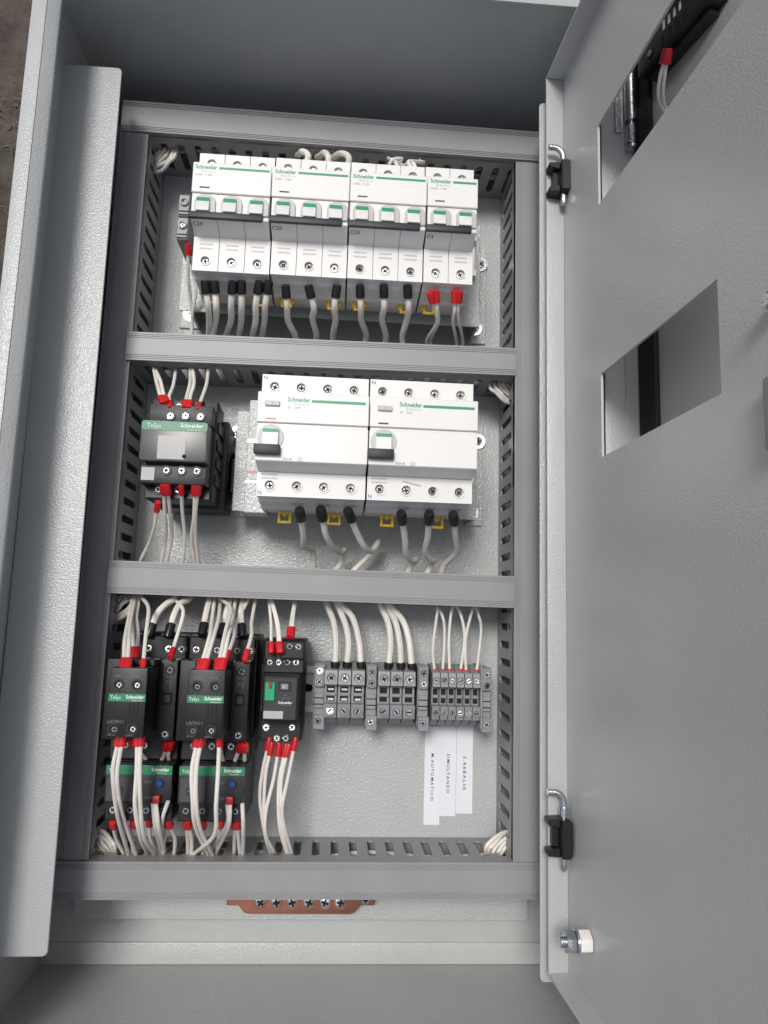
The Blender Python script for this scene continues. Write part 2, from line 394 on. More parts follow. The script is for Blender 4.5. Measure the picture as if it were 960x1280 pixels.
mb = MB(); q = [panel(-1.3, DY0-1, 0), panel(0.7, DY0-1, 0), panel(0.7, DY0-1, 13), panel(-1.3, DY0-1, 13)]
r2 = [v + Vector((0, DY1-DY0+2, 0)) for v in q]; mb.add(q+r2, [(0,1,2,3),(7,6,5,4),(0,4,5,1),(1,5,6,2),(2,6,7,3),(3,7,4,0)])
ID.part('hinge_flange', mb, COAT, world=True, bevel=0.7, seg=2)
for nm, ya, yb in (('top_flange', DY1-0.6, DY1+1.2), ('bottom_flange', DY0-1.2, DY0+0.6)):
    mb = MB(); mb.add([panel(0.8, ya, -1), panel(DW, ya, -1), panel(DW, ya, 13), panel(0.8, ya, 13), panel(0.8, yb, -1), panel(DW, yb, -1), panel(DW, yb, 13), panel(0.8, yb, 13)],
        [(0,1,2,3),(7,6,5,4),(0,4,5,1),(1,5,6,2),(2,6,7,3),(3,7,4,0)])
    ID.part(nm, mb, COATD, world=True, bevel=0.5)

def hinge(v, label, loose):
    c = P(698, v, 116); H = Thing('hinge_block', label, 'hinge', (c.x, c.y, 108), group='black hinge blocks on the inner door flange')
    b = MB(); b.prism([(0.5, -11.5), (5.6, -11.5), (7.4, -9.5), (7.4, 9.5), (5.6, 11.5), (0.5, 11.5)], 1, 15); H.part('block', b, BLACK, bevel=0.5)
    for s_ in (-1, 1): H.part('jaw', MB().prism([(-7.2, s_*11 if s_ < 0 else 7.6), (0.4, s_*11.5 if s_ < 0 else 6), (0.4, -6 if s_ < 0 else 11.5), (-7.2, -7.6 if s_ < 0 else 11)], 1.5, 11), BLACK, bevel=0.4)
    H.part('jaw_web', MB().box(-3.6, 0.4, -5.9, 5.9, 1.5, 7), BLACK, bevel=0.2)
    path = []
    for k in range(9):
        a = math.pi/2*k/8; path.append((-3.2 + 7*math.cos(math.pi/2-a) if False else 3.4 - 7 + 7*math.cos(a), 17+loose + 7*math.sin(a), 8.5))
    pin = [(3.4, -20, 8.5), (3.4, -18.4, 8.5), (3.4, -13, 8.5)] + [(3.4, 10+loose, 8.5)] + path + [(-7.0, 24+loose, 8.6)]
    rr = [1.2, 2.1, 2.1] + [2.1]*(len(pin)-3)
    pn = H.part('pin', MB().tube(pin, rr, 14), ZINC)
    if loose: H.part('pin_collar', MB().tube([(3.4, 12.5, 8.5), (3.4, 18, 8.5)], 2.9, 14), ZINC, pn)
hinge(224, 'upper black hinge block with bent zinc pin, level with the breaker row', 0)
hinge(1046, 'lower black hinge block with bent zinc pin pulled up, above the earthing bolt', 3)

b0 = P(735, 1177, 157)
B = Thing('earthing_bolt', 'zinc stud with hex nut and white nut at the inner door foot', 'bolt', (314.8-10.6, P(730, 1177, 144).y, 144))
def hexx(x0, x1, r):
    return MB().prism([(r*math.cos(i*math.pi/3), r*math.sin(i*math.pi/3)) for i in range(6)], x0, x1, 'x')
B.part('threaded_stud', MB().tube([(-7.5, 0, 0), (-7, 0, 0), (14, 0, 0)], [2.4, 2.9, 2.9], 18), ZINC)
thr = B.part('thread', MB().tube([(-7+0.045*a, 3.0*math.cos(a*0.5), 3.0*math.sin(a*0.5)) for a in range(70)], 0.25, 4), ZINC)
B.part('hex_nut', hexx(-4.2, 1.5, 6.3), ZINC, bevel=0.6, seg=2)
B.part('washer', MB().tube([(1.6, 0, 0), (3, 0, 0)], 6.6, 24), ZINC)
B.part('white_nut', hexx(3.4, 10.5, 6.6), NYLON, bevel=0.8, seg=2)

# latch at the right margin of the inner door
lc = panel(229.5, 286, 0)
L = Thing('door_latch', 'latch hanging at the right margin of the photo with a bright screw above it', 'latch', (lc.x, lc.y, lc.z))
L.part('screw_head', MB().tube([(-7, 4, 0), (-5.5, 4, 0), (0, 4, 0)], [2.6, 4, 4], 18), STEEL)
L.part('latch_arm', MB().box(-6, -0.3, -52, -24, -6, 12), TERM, bevel=1.5, seg=2)
L.part('latch_cam', MB().tube([(-5, -32, 4), (0, -32, 4)], 5, 18), TERM)

# ================================================================ CABLE DUCTS
def lid_profile(wd, z):
    """cross-section of a lid: flat top with fine grooves along both edges"""
    pts = [(0, z-6), (0, z)]
    def gro(a):
        out = []
        for k in range(3):
            x = a + k*1.35; out += [(x, z), (x+0.12, z-0.5), (x+0.55, z-0.5), (x+0.67, z)]
        return out
    pts += gro(1.0) + gro(wd-4.8) + [(wd, z), (wd, z-6), (wd-1, z-6), (wd-1, z-1), (1, z-1), (1, z-6)]
    return pts[::-1]
def duct_wall(L0, L1, pitch, sw, s0, s1, first):
    """slotted wall standing in x-z (x = along, z = up) as a thin slab; returned as MB in (along, up) plane"""
    mb = MB(); x = L0; cells = []
    c = L0 + first
    cuts = []
    while c + sw/2 + 2 < L1: cuts.append(c); c += pitch
    ed = [L0] + [(cuts[i]+cuts[i+1])/2 for i in range(len(cuts)-1)] + [L1]
    T_ = 1.4; H0, H1 = 0.0, 52.0
    for i, c in enumerate(cuts):
        a, b = ed[i], ed[i+1]
        hole = [(c-sw/2, s0+2), (c-sw/2+1.6, s0), (c+sw/2-1.6, s0), (c+sw/2, s0+2), (c+sw/2, s1-2), (c+sw/2-1.6, s1), (c-sw/2+1.6, s1), (c-sw/2, s1-2)]
        # triangulated ring by strips: bottom band, top band, sides and chamfer wedges
        for zz, sg in ((0, 1), (T_, -1)):
            polys = [[(a,H0),(b,H0),(b,s0),(hole[2][0],s0),(hole[1][0],s0),(a,s0)], [(a,s1),(hole[6][0],s1),(hole[5][0],s1),(b,s1),(b,H1),(a,H1)],
                     [(a,s0),(hole[1][0],s0),hole[0],hole[7],(hole[6][0],s1),(a,s1)], [(b,s0),(b,s1),hole[5],hole[4],hole[3],hole[2]]]
            for pl in polys:
                mb.add([(p[0], zz, p[1]) for p in pl], [tuple(range(len(pl)))])
        n = len(hole)
        for k in range(n):
            p, q_ = hole[k], hole[(k+1) % n]
            mb.add([(p[0],0,p[1]),(q_[0],0,q_[1]),(q_[0],T_,q_[1]),(p[0],T_,p[1])], [(0,1,2,3)])
    mb.add([(L0,0,H1),(L1,0,H1),(L1,T_,H1),(L0,T_,H1)], [(0,1,2,3)])
    for x in (L0, L1): mb.add([(x,0,H0),(x,T_,H0),(x,T_,H1),(x,0,H1)], [(0,1,2,3)])
    return mb

def duct(p0, p1, wd, label, lid_z=55, pitch=13.5, first=8, lid_ext=(0,0), walls=(1,1), lw=None, slot=(8, 42), lid_off=0.0):
    """duct whose right-hand edge (looking from p0 to p1) runs p0 -> p1; its body lies to the left"""
    p0 = Vector((*p0, 0)); p1 = Vector((*p1, 0)); d = p1-p0; Ln = d.length; a = math.atan2(d.y, d.x)
    Dk = Thing('cable_duct', label, 'cable duct', tuple(p0), a, group='grey slotted cable ducts')
    Dk.part('base', MB().box(0, Ln, 0.2, wd-0.2, 0.1, 1.6), DUCT)
    for k, on in enumerate(walls):
        if on:
            w_ = duct_wall(0, Ln, pitch, 5.6, slot[0], slot[1], first + 0.0)
            y = 0.0 if k == 0 else wd-1.4
            Dk.part('slotted_wall', w_, DUCT, loc=(0, y + (0.001 if k else 0), 1.7), bevel=0)
    lw = lw or wd
    mb = MB(); pr = lid_profile(lw, lid_z)
    mb.prism([(y, z) for y, z in pr], -lid_ext[0], Ln+lid_ext[1], 'x')
    Dk.part('lid', mb, DUCT, loc=(0, lid_off, 0))
    return Dk
# verticals: left duct body to the left of x = 0; right duct to the right of x = 291.5
duct((0, 0), (0, 538), 21.5, 'left upright slotted grey cable duct running beside the contactors', first=6, pitch=13.5)
duct((291.7, 538), (291.7, 0), 21.5, 'right upright slotted grey cable duct beside the open inner door', first=10, pitch=13.5)
duct((-21, 537.5), (312.5, 536), 25.5, 'top slotted grey cable duct above the row of white breakers', lid_z=57, first=16, pitch=13.5)
duct((-21, -24.8), (313, -23), 24.3, 'bottom slotted grey cable duct below the printed name strips', lid_z=57, first=12, pitch=13.5)
duct((0.4, 352.0), (291.4, 355.2), 21.8, 'upper crosswise grey cable duct between breakers and residual current breakers', lid_z=57.6, first=9, lid_ext=(3, .2), lw=21.8)
duct((0.4, 179.6), (291.2, 177.8), 22.2, 'lower crosswise grey cable duct just above the terminal blocks', lid_z=57.6, first=9, lid_ext=(2.5, 0), lw=23.2)

# ================================================================ RAILS AND BRACKETS
def washer_screw(T, u, v, z=2.2):
    c = P(u, v, z) - T.loc
    T.part('washer', MB().ring((c.x, c.y), 2.4, 6.4, z-T.loc.z, z-T.loc.z+1.1, 28), ZINC)
    screw_on(T, c.x, c.y, z-T.loc.z+0.9, 3.6, m=ZINC)
def din_rail(name_label, x0, x1, yc, z0, slots=True):
    R_ = Thing('din_rail', name_label, 'mounting rail', (x0, yc, z0), group='steel mounting rails')
    Ln = x1-x0
    pts = [(-17.5, 6.5), (-17.5, 7.5), (-12.4, 7.5), (-12.4, 1.0), (12.4, 1.0), (12.4, 7.5), (17.5, 7.5), (17.5, 6.5), (13.4, 6.5), (13.4, 0), (-13.4, 0), (-13.4, 6.5)]
    R_.part('rail_profile', MB().prism([(y, z) for y, z in pts][::-1], 0, Ln, 'x'), RAILM)
    if slots:
        m_ = MB(); x = 4
        while x < Ln-8:
            m_.prism(rrect(x, x+9, -3, 3, 2.9), 1.02, 1.1); x += 14
        R_.part('rail_slots', m_, HOLE)
    return R_
din_rail('mounting rail on standoffs carrying the top row of breakers', 42, 262, 458, 38)
din_rail('mounting rail on standoffs carrying the two residual current breakers', 92, 262, 290, 38)
din_rail('short mounting rail behind the black contactor in the middle row', 20, 82, 283, 1)
din_rail('bottom mounting rail carrying contactors, relay and terminal blocks', 6, 284, 111.5, 1)

def bracket(label, x0, x1, y0, y1, xin0, xin1, scr, zt=37):
    K = Thing('rail_bracket', label, 'bracket', (x0, y0, 0.1), group='raised sheet metal rail brackets')
    K.part('foot', MB().box(0, xin0-x0, 0, y1-y0, 0, 1.9), COATP, bevel=0.4)
    K.part('foot', MB().box(xin1-x0, x1-x0, 0, y1-y0, 0, 1.9), COATP, bevel=0.4)
    for xx in (xin0, xin1): K.part('web', MB().box(xx-x0-0.9, xx-x0+0.9, 0, y1-y0, 1.9, zt), COATP)
    K.part('bridge', MB().box(xin0-x0-9, xin1-x0+2, 0, y1-y0, zt-1.5, zt+0.4), COATP, bevel=0.4)
    for u, v in scr: washer_screw(K, u, v)
    return K
a0 = P(225, 408, 0); a1 = P(606, 425, 0)
bracket('raised bracket holding the top breaker rail, screwed to the plate', a0.x, a1.x, a0.y-2, a0.y+85, a0.x+16, a1.x-14, [(239, 393), (593, 411), (600, 331)])
a0 = P(284, 646, 0); a1 = P(602, 656, 0)
K = bracket('raised bracket holding the residual current breaker rail, with washered screws', a0.x, a1.x, a0.y, a0.y+78, a0.x+18, a1.x-14, [(298, 542), (297, 629), (588, 641), (597, 552)])
q0 = P(304, 640, 62); q1 = P(340, 500, 62)
fl = K.part('side_spacer', MB().prism([(q0.x, q0.y), (q1.x, q0.y), (q1.x, q1.y), (q0.x, q1.y)], 38, 60), COATP, world=True, bevel=0.5)
K.part('seam', MB().box(q0.x+0.1, q1.x, q0.y+22, q0.y+23.4, 60.02, 60.6), ZINC, world=True)
K.part('seam', MB().box(q0.x+0.1, q1.x, q0.y+52, q0.y+53.8, 60.02, 60.8), ZINC, world=True)
K.part('red_mark', MB().box(q0.x+0.1, q1.x, q0.y+29, q0.y+31, 60.02, 60.15), PINK, world=True)

# ================================================================ BREAKERS
PW = 18.3
def breaker(n, x0, y0, label, rating, code, clips, dz=0):
    T = Thing('circuit_breaker', label, 'circuit breaker', (x0, y0, 46), group='white modular circuit breakers in the top row')
    W = n*PW - 0.7
    zs, zf = 48.0, 64.0     # shoulder and face heights above z = 46
    prof = [(0, 46), (0, 40), (-2.2, 38), (-2.2, 22), (-4, 20), (-4, 2), (0, 0), (90, 0), (90, 46), (71.5, 46), (71.5, zf), (31, zf), (25.3, 48.3), (25.3, 46)]
    T.part('body', MB().prism(prof[::-1], 0.3, W-0.3, 'x'), WHITE, bevel=0.35)
    for k in range(n):
        a, b = k*PW+0.15, (k+1)*PW-0.35
        if k == n-1: b = W
        cx = k*PW + 8.9
        m_ = MB()
        m_.plate_hole(a, b, 0, 25.4, zs, circ(cx, 7.6, 3.1), 2.4)
        m_.add([(a,0,46),(b,0,46),(b,25.4,46),(a,25.4,46),(a,0,zs),(b,0,zs),(b,25.4,zs),(a,25.4,zs)], [(0,1,5,4),(1,2,6,5),(2,3,7,6),(3,0,4,7)])
        lo = T.part('terminal_cover', m_, WHITE)
        T.part('collar', MB().ring((cx, 7.6), 3.1, 3.9, zs-0.1, zs+0.55, 20), WHITE, lo)
        o = screw_on(T, cx, 7.6, zs-2.3, 2.6, m=DSTEEL); T.part('well_shade', MB().cyl((cx, 7.6), 3.05, zs-2.38, zs-2.25, 16), HOLE, lo)  # black disc painted in as the shade at the bottom of the well
        for yv in (19.4, 16.2): T.part('vent', MB().box(cx-4.6, cx+4.6, yv, yv+1.1, zs+0.02, zs+0.12), WHITEG, lo)
        m_ = MB()
        m_.plate_hole(a, b, 71.7, 90, zs, circ(cx, 82.5, 3.3), 2.6)
        m_.add([(a,71.7,46),(b,71.7,46),(b,90,46),(a,90,46),(a,71.7,zs),(b,71.7,zs),(b,90,zs),(a,90,zs)], [(0,1,5,4),(1,2,6,5),(2,3,7,6),(3,0,4,7)])
        up = T.part('terminal_cover', m_, WHITE)
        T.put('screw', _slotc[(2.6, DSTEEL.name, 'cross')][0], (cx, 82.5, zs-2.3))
        # toggle in its arched window
        arch = [(cx-6.4, 34), (cx+8.2, 34)] + [(cx+0.9+7.3*math.cos(q_), 42.5+5.6*math.sin(q_)) for q_ in [math.pi*i/8 for i in range(9)]]
        T.part('toggle_window', MB().prism(arch, zf-0.05, zf+1.4), WHITEG, bevel=0.4)
        tg = T.part('toggle', MB().prism([(zf+1, 34.2), (zf+4.2, 34.2), (zf+3.2, 44.8), (zf+1, 45.6)], cx-4.6, cx+4.1, 'y') if False else
            MB().add([(cx-4.8,34.2,zf+1),(cx+4.2,34.2,zf+1),(cx+4.2,45.2,zf+1),(cx-4.8,45.2,zf+1),(cx-4.8,34.2,zf+4.4),(cx+4.2,34.2,zf+4.4),(cx+4.2,44.6,zf+3.0),(cx-4.8,44.6,zf+3.0)],
            [(3,2,1,0),(4,5,6,7),(0,1,5,4),(1,2,6,5),(2,3,7,6),(3,0,4,7)]), WHITE, bevel=0.3)
        T.part('green_band', MB().add([(cx-4.7,41.4,zf+3.52),(cx+4.1,41.4,zf+3.52),(cx+4.1,44.4,zf+3.12),(cx-4.7,44.4,zf+3.12)], [(0,1,2,3)]), GREEN, tg)
        # moulded marks and wire entry on the underside
        T.part('entry', MB().box(cx-4.6, cx+4.6, -0.35, 0.3, 26, 38), WHITEG, bevel=0.3)
        lettering(T, '%d/T%d' % (2*k+1, k+1) if n > 2 else ('N' if k else '1'), cx-3.5, -2.35, 31.5, 2.2, INKG, rot=(math.pi/2, 0, 0))
        if k: T.part('pole_seam', MB().box(k*PW-0.25, k*PW+0.05, 22.2, 27.6, 46.5, 63) if False else MB().add([(k*PW-0.2,25.3,zs+0.4),(k*PW+0.15,25.3,zs+0.4),(k*PW+0.15,31,zf+0.1),(k*PW-0.2,31,zf+0.1)], [(0,1,2,3)]), INKG)
    cv = T.part('label_cover', MB().box(-0.1, W+0.1, 49, 71.6, zf+0.02, zf+1.5), WHITE, bevel=0.5)
    T.part('tie_bar', MB().box(-0.6, W-4.4, 29.4, 34.0, zf+0.1, zf+3.4), SLATE, bevel=0.9, seg=2)
    z = zf+1.55
    lettering(T, 'Schneider', 1.8, 66.6, z, 2.9, GREEN, w=14.8, bold=0.03, parent=cv)
    lettering(T, 'Electric', 6.2, 64.1, z, 1.7, GREEN, w=9.6, parent=cv, spacing=1.4)
    T.part('green_stripe', MB().box(18.0, W-1.2, 66.9, 68.6, z-0.03, z+0.02), GREEN, cv)
    lettering(T, 'iC60N   C ' + rating, 1.9, 61.4, z, 1.6, INKG, w=11.5, parent=cv)
    T.part('slot_mark', MB().box(5.3, 12.2, 52.2, 53.3, z-0.03, z+0.03), INK, cv)
    lettering(T, code, 1.2, 24.6, zf+0.05, 2.2, INK, parent=None, rot=(math.radians(-2), 0, 0)) if False else None
    lettering(T, code, 0.9, 28.5, 57.6, 3.2, INK, w=7 if len(code) > 2 else 4.6, rot=(math.radians(70), 0, 0))
    for cxp in clips:
        c = MB(); c.box(cxp-4.2, cxp-2.4, -11, -3.9, 16, 18.2); c.box(cxp+2.4, cxp+4.2, -11, -3.9, 16, 18.2); c.box(cxp-2.3, cxp+2.3, -11, -9.2, 16, 18.2); c.box(cxp-5.6, cxp-4.3, -8.5, -4.5, 16, 18.2); c.box(cxp+4.3, cxp+5.6, -8.5, -4.5, 16, 18.2)
        T.part('din_clip', c, YELLOW, bevel=0.3)
    return T
YB1 = 407.5
breaker(3, 49.6, YB1, 'leftmost white three-pole breaker of the top row, next to the grey end terminals', '20A', 'C20', [10, 45])
breaker(3, 104.6, YB1+0.5, 'second white three-pole breaker from the left in the top row', '20A', 'C20', [10, 45])
breaker(3, 159.4, YB1+0.9, 'third white three-pole breaker, just left of the narrow two-pole one', '20A', 'C20', [10, 45])
breaker(2, 214.3, YB1+1.3, 'rightmost and narrowest white breaker, two poles with red ferrules below', '4A', 'C4', [8])

def rccb(x0, y0, label, W, clips, dark):
    T = Thing('residual_current_breaker', label, 'residual current breaker', (x0, y0, 46), group='wide white residual current breakers')
    zs, zf = 54.0, 70.0
    prof = [(0, 52), (0, 44), (-2, 42), (-2, 28), (-4, 26), (-4, 2), (0, 0), (85, 0), (85, 52), (67.5, 52), (67.5, zf), (20.5, zf), (16.6, 53.2), (16.6, 52)]
    T.part('body', MB().prism(prof[::-1], 0.2, W-0.2, 'x'), WHITE, bevel=0.35)
    pw = W/4
    m_ = MB(); m2 = MB()
    for k in range(4):
        cx = 8.6 + k*18.2
        m_.plate_hole(k*pw, (k+1)*pw, 0, 16.6, zs, circ(cx, 7.6, 3.2), 2.4)
        m2.plate_hole(k*pw, (k+1)*pw, 67.6, 85, zs, circ(cx, 76.5, 3.2), 2.4)
    for m0, a, b in ((m_, 0, 16.6), (m2, 67.6, 85)):
        m0.add([(0,a,52),(W,a,52),(W,b,52),(0,b,52),(0,a,zs),(W,a,zs),(W,b,zs),(0,b,zs)], [(0,1,5,4),(1,2,6,5),(2,3,7,6),(3,0,4,7)])
    lo = T.part('terminal_cover', m_, WHITE); up = T.part('terminal_cover', m2, WHITE)
    for k in range(4):
        cx = 8.6 + k*18.2
        for cy, pr_ in ((7.6, lo), (76.5, up)):
            T.part('collar', MB().ring((cx, cy), 3.2, 4.2, zs-0.1, zs+0.6, 22), WHITE, pr_)
            screw_on(T, cx, cy, zs-2.3, 2.7, m=DSTEEL); T.part('well_shade', MB().cyl((cx, cy), 3.15, zs-2.38, zs-2.25, 16), HOLE, pr_)  # dark disc under each screw stands in for shade in the well
        if k: T.part('entry', MB().box(cx-4.4, cx+4.4, -2.3, -0.2, 30, 42), WHITEG, bevel=0.3)
    for yv in (15.0, 12.4): T.part('vent', MB().box(2.6, 13.6, yv-0.6, yv+0.5, zs+0.02, zs+0.14), WHITEG, lo)
    lettering(T, 'N', 0.8, 1.2, zs+0.08, 2.6, BLUE, bold=0.02, parent=lo); lettering(T, 'N', 1.0, 81.4, zs+0.08, 2.6, BLUE, bold=0.02, parent=up)
    cv = T.part('label_cover', MB().box(-0.3, W+0.2, 46.6, 67.4, zf+0.02, zf+1.8), WHITE, bevel=0.5)
    T.part('lower_cover', MB().box(-0.3, W+0.2, 20.8, 44.6, zf+0.02, zf+1.0), WHITE, bevel=0.5)
    z = zf+1.85
    lettering(T, 'Schneider', 19.4, 61.2, z, 3.0, GREEN, w=15, bold=0.03, parent=cv)
    lettering(T, 'Electric', 24, 58.8, z, 1.7, GREEN, w=9.6, parent=cv, spacing=1.4)
    T.part('green_stripe', MB().box(35.2, W-2.2, 61.0, 62.9, z-0.03, z+0.02), GREEN, cv)
    lettering(T, 'iD   25A', 19.6, 56.4, z, 1.5, INKG, w=8.5, parent=cv)
    bt = T.part('test_button', MB().box(4.6, 14.4, 57.4, 60.8, zf+1.8, zf+3.6), WHITEG, bevel=0.5); lettering(T, 'T', 9, 58.2, zf+3.65, 1.6, INKG, parent=bt)
    T.part('slot_mark', MB().box(5.4, 12.2, 48.4, 49.5, z-0.03, z+0.03), INK if dark else PINK, cv)
    cxx = 9.4
    T.part('toggle_window', MB().cyl((cxx, 36.5), 8.6, zf+1.0, zf+1.7, 32), WHITEG, bevel=0.3)
    tg = T.part('toggle', MB().add([(4,30,zf+1.2),(14.6,30,zf+1.2),(14.6,42.2,zf+1.2),(4,42.2,zf+1.2),(4,30,zf+5),(14.6,30,zf+5),(14.6,42,zf+3.4),(4,42,zf+3.4)],
            [(3,2,1,0),(4,5,6,7),(0,1,5,4),(1,2,6,5),(2,3,7,6),(3,0,4,7)]), WHITE, bevel=0.4)
    T.part('green_band', MB().add([(4.2,39.4,zf+3.85),(14.4,39.4,zf+3.85),(14.4,41.8,zf+3.55),(4.2,41.8,zf+3.55)], [(0,1,2,3)]), GREEN, tg)
    T.part('toggle_bar', MB().box(-0.9, 16.2, 24.6, 31, zf+1.1, zf+6.4), SLATE, bevel=1.0, seg=2)
    lettering(T, '30mA', 17.6, 21.6, zf+1.06, 1.9, INKL if dark else INKG, w=6.5); lettering(T, 'A', 28.6, 21.8, zf+1.06, 1.4, INKG)
    T.part('symbol_frame', MB().ring((29.1, 22.5), 1.6, 1.9, zf+1.02, zf+1.08, 4), INKG)
    for cxp in clips:
        c = MB(); c.box(cxp-5, cxp-3, -13, -4.1, 11, 13.4); c.box(cxp+3, cxp+5, -13, -4.1, 11, 13.4); c.box(cxp-2.9, cxp+2.9, -13, -11, 11, 13.4); c.box(cxp-1, cxp+1, -8, -4.1, 11, 13)
        c.box(cxp-2.9, cxp+2.9, -6.6, -5.2, 10.8, 12.6)
        T.part('din_clip', c, YELLOW, bevel=0.3)
    return T
rccb(104.2, 246.8, 'left wide white residual current breaker with a faded mark, nearer the contactor', 73.2, [16.5, 52.5], False)
T2 = rccb(178.6, 247.0, 'right wide white residual current breaker with a scratched lower cover', 72.2, [17, 54], True)
T2.part('scratch', MB().add([(24,13.2,54.1),(36.5,10.6,54.1),(36.7,11.4,54.4),(24,14.2,54.4)], [(0,1,2,3)]).box(24, 25.2, 15.8, 16.2, 54.02, 54.2), WHITEG)

# grey end terminals at the left of the breaker row
for k, (y, lab) in enumerate(((453.5, 'upper small grey terminal block stacked left of the top breakers'), (435.5, 'lower small grey terminal block left of the top breakers, red ferrule below'))):
    T = Thing('terminal_block', lab, 'terminal block', (34.6, y, 46), group='grey terminals beside the breakers')
    T.part('body', MB().prism([(0,0),(36-k*4,0),(40-k*4,4),(40-k*4,13),(34,18),(0,18)], 0, 7.4, 'y') if False else MB().box(0, 7.8, 0, 17, 0, 38), TERM, bevel=0.6)
    T.part('screw_boss', MB().ring((3.9, 11), 1.8, 3.2, 38.0, 39.6, 18), TERM)
    screw_on(T, 3.9, 11, 37.6, 1.7)
    T.part('rib', MB().box(0.4, 7.4, 1, 2.2, 38, 39.2).box(0.4, 7.4, 3.6, 4.8, 38, 39.2), TERM, bevel=0.2)

# ================================================================ CONTACTOR IN THE MIDDLE ROW
def bscrew(T, u, v, z, r=2.5, parent=None, well=3.4):
    """a bright screw in a round black well, found in the photo at u, v"""
    c = P(u, v, z) - T.loc; zz = z - T.loc.z
    T.part('screw_well', MB().ring((c.x, c.y), well-0.9, well, zz-0.3, zz+0.5, 20), BLACK)
    screw_on(T, c.x, c.y, zz-0.45, r)
CT = Thing('contactor', 'black contactor with green band and smoked cover alone in the middle row', 'contactor', (24, 246, 9))
CT.part('base', MB().box(0.5, 50, -2, 66, 0, 34), BLACK, bevel=1.0, seg=2)
CT.part('body', MB().box(-0.5, 46, 0, 73, 34.1, 62), BLACK, bevel=1.0, seg=2)
for k in range(4): CT.part('side_rib', MB().box(46.1, 47.4, 12+k*13, 20+k*13, 12, 58), BLACK, bevel=0.4)
CT.part('upper_terminal_tier', MB().box(1, 45, 52, 66, 62.1, 74), BLACK, bevel=0.8, seg=2)
CT.part('lower_terminal_tier', MB().box(-1, 44, 8.5, 21.5, 62.1, 79), BLACK, bevel=0.8, seg=2)
CT.part('middle_tier', MB().box(0, 44, 21.6, 51.9, 62.1, 76), BLACK, bevel=0.5)
CT.part('coil_terminal_tier', MB().box(0, 45, 0.2, 8.4, 62.1, 66), BLACK, bevel=0.5)
for k in range(3): CT.part('terminal_barrier', MB().box(11+k*11, 12.6+k*11, 66.2, 72.8, 62.1, 66), BLACK, bevel=0.3)
cv = CT.part('cover', MB().prism(rrect(-0.4, 44.6, 23, 51, 2.4), 76.1, 86), SMOKE, bevel=0.6, seg=2)
CT.part('green_band', MB().prism(rrect(0, 44.2, 44.2, 50.7, 1.8), 86.02, 86.25), GREEND, cv)
lettering(CT, 'TeSys', 3.4, 45.8, 86.35, 3.2, INKW, w=9.5, parent=cv); lettering(CT, 'Schneider', 26, 46.8, 86.35, 2.8, INKW, w=15.4, bold=0.025, parent=cv)
lettering(CT, 'Electric', 31, 44.9, 86.35, 1.2, INKW, w=9, parent=cv); lettering(CT, 'Control', 2.6, 41.2, 86.05, 1.6, INKG, w=7.5, parent=cv)
CT.part('cover_window', MB().box(11.5, 30, 24.4, 40.5, 86.02, 86.15), mat('window_plate_grey', (0.13, 0.13, 0.135), 0.3), cv)
CT.part('peg_hole', MB().cyl((29.8, 26.6), 1.4, 86.2, 86.4, 16), HOLE, cv)
CT.part('rating_plate', MB().box(0.2, 9, 10.6, 19.6, 79.02, 79.2), GREYL)
lettering(CT, 'LC1D09', 2, 59, 74.05, 2.0, INKL, w=11)
for u, v in ((213, 520), (232, 520), (250.5, 521)): bscrew(CT, u, v, 83.5)
for u, v in ((208, 588), (227, 588.5), (246, 589)): bscrew(CT, u, v, 88.5)
for u, v in ((198, 612), (222, 612)): bscrew(CT, u, v, 75.5)
for u, v in ((203, 506), (224, 508)): bscrew(CT, u, v, 72)
tb = CT.part('release_tab', MB().box(50.2, 56, 14, 42, 2, 14), BLACK, bevel=0.8); CT.part('wire_guard', MB().tube([(54.5, 20, 14.5), (56, 32, 16), (55, 44, 14.5)], 0.8, 6), ZINC, tb)

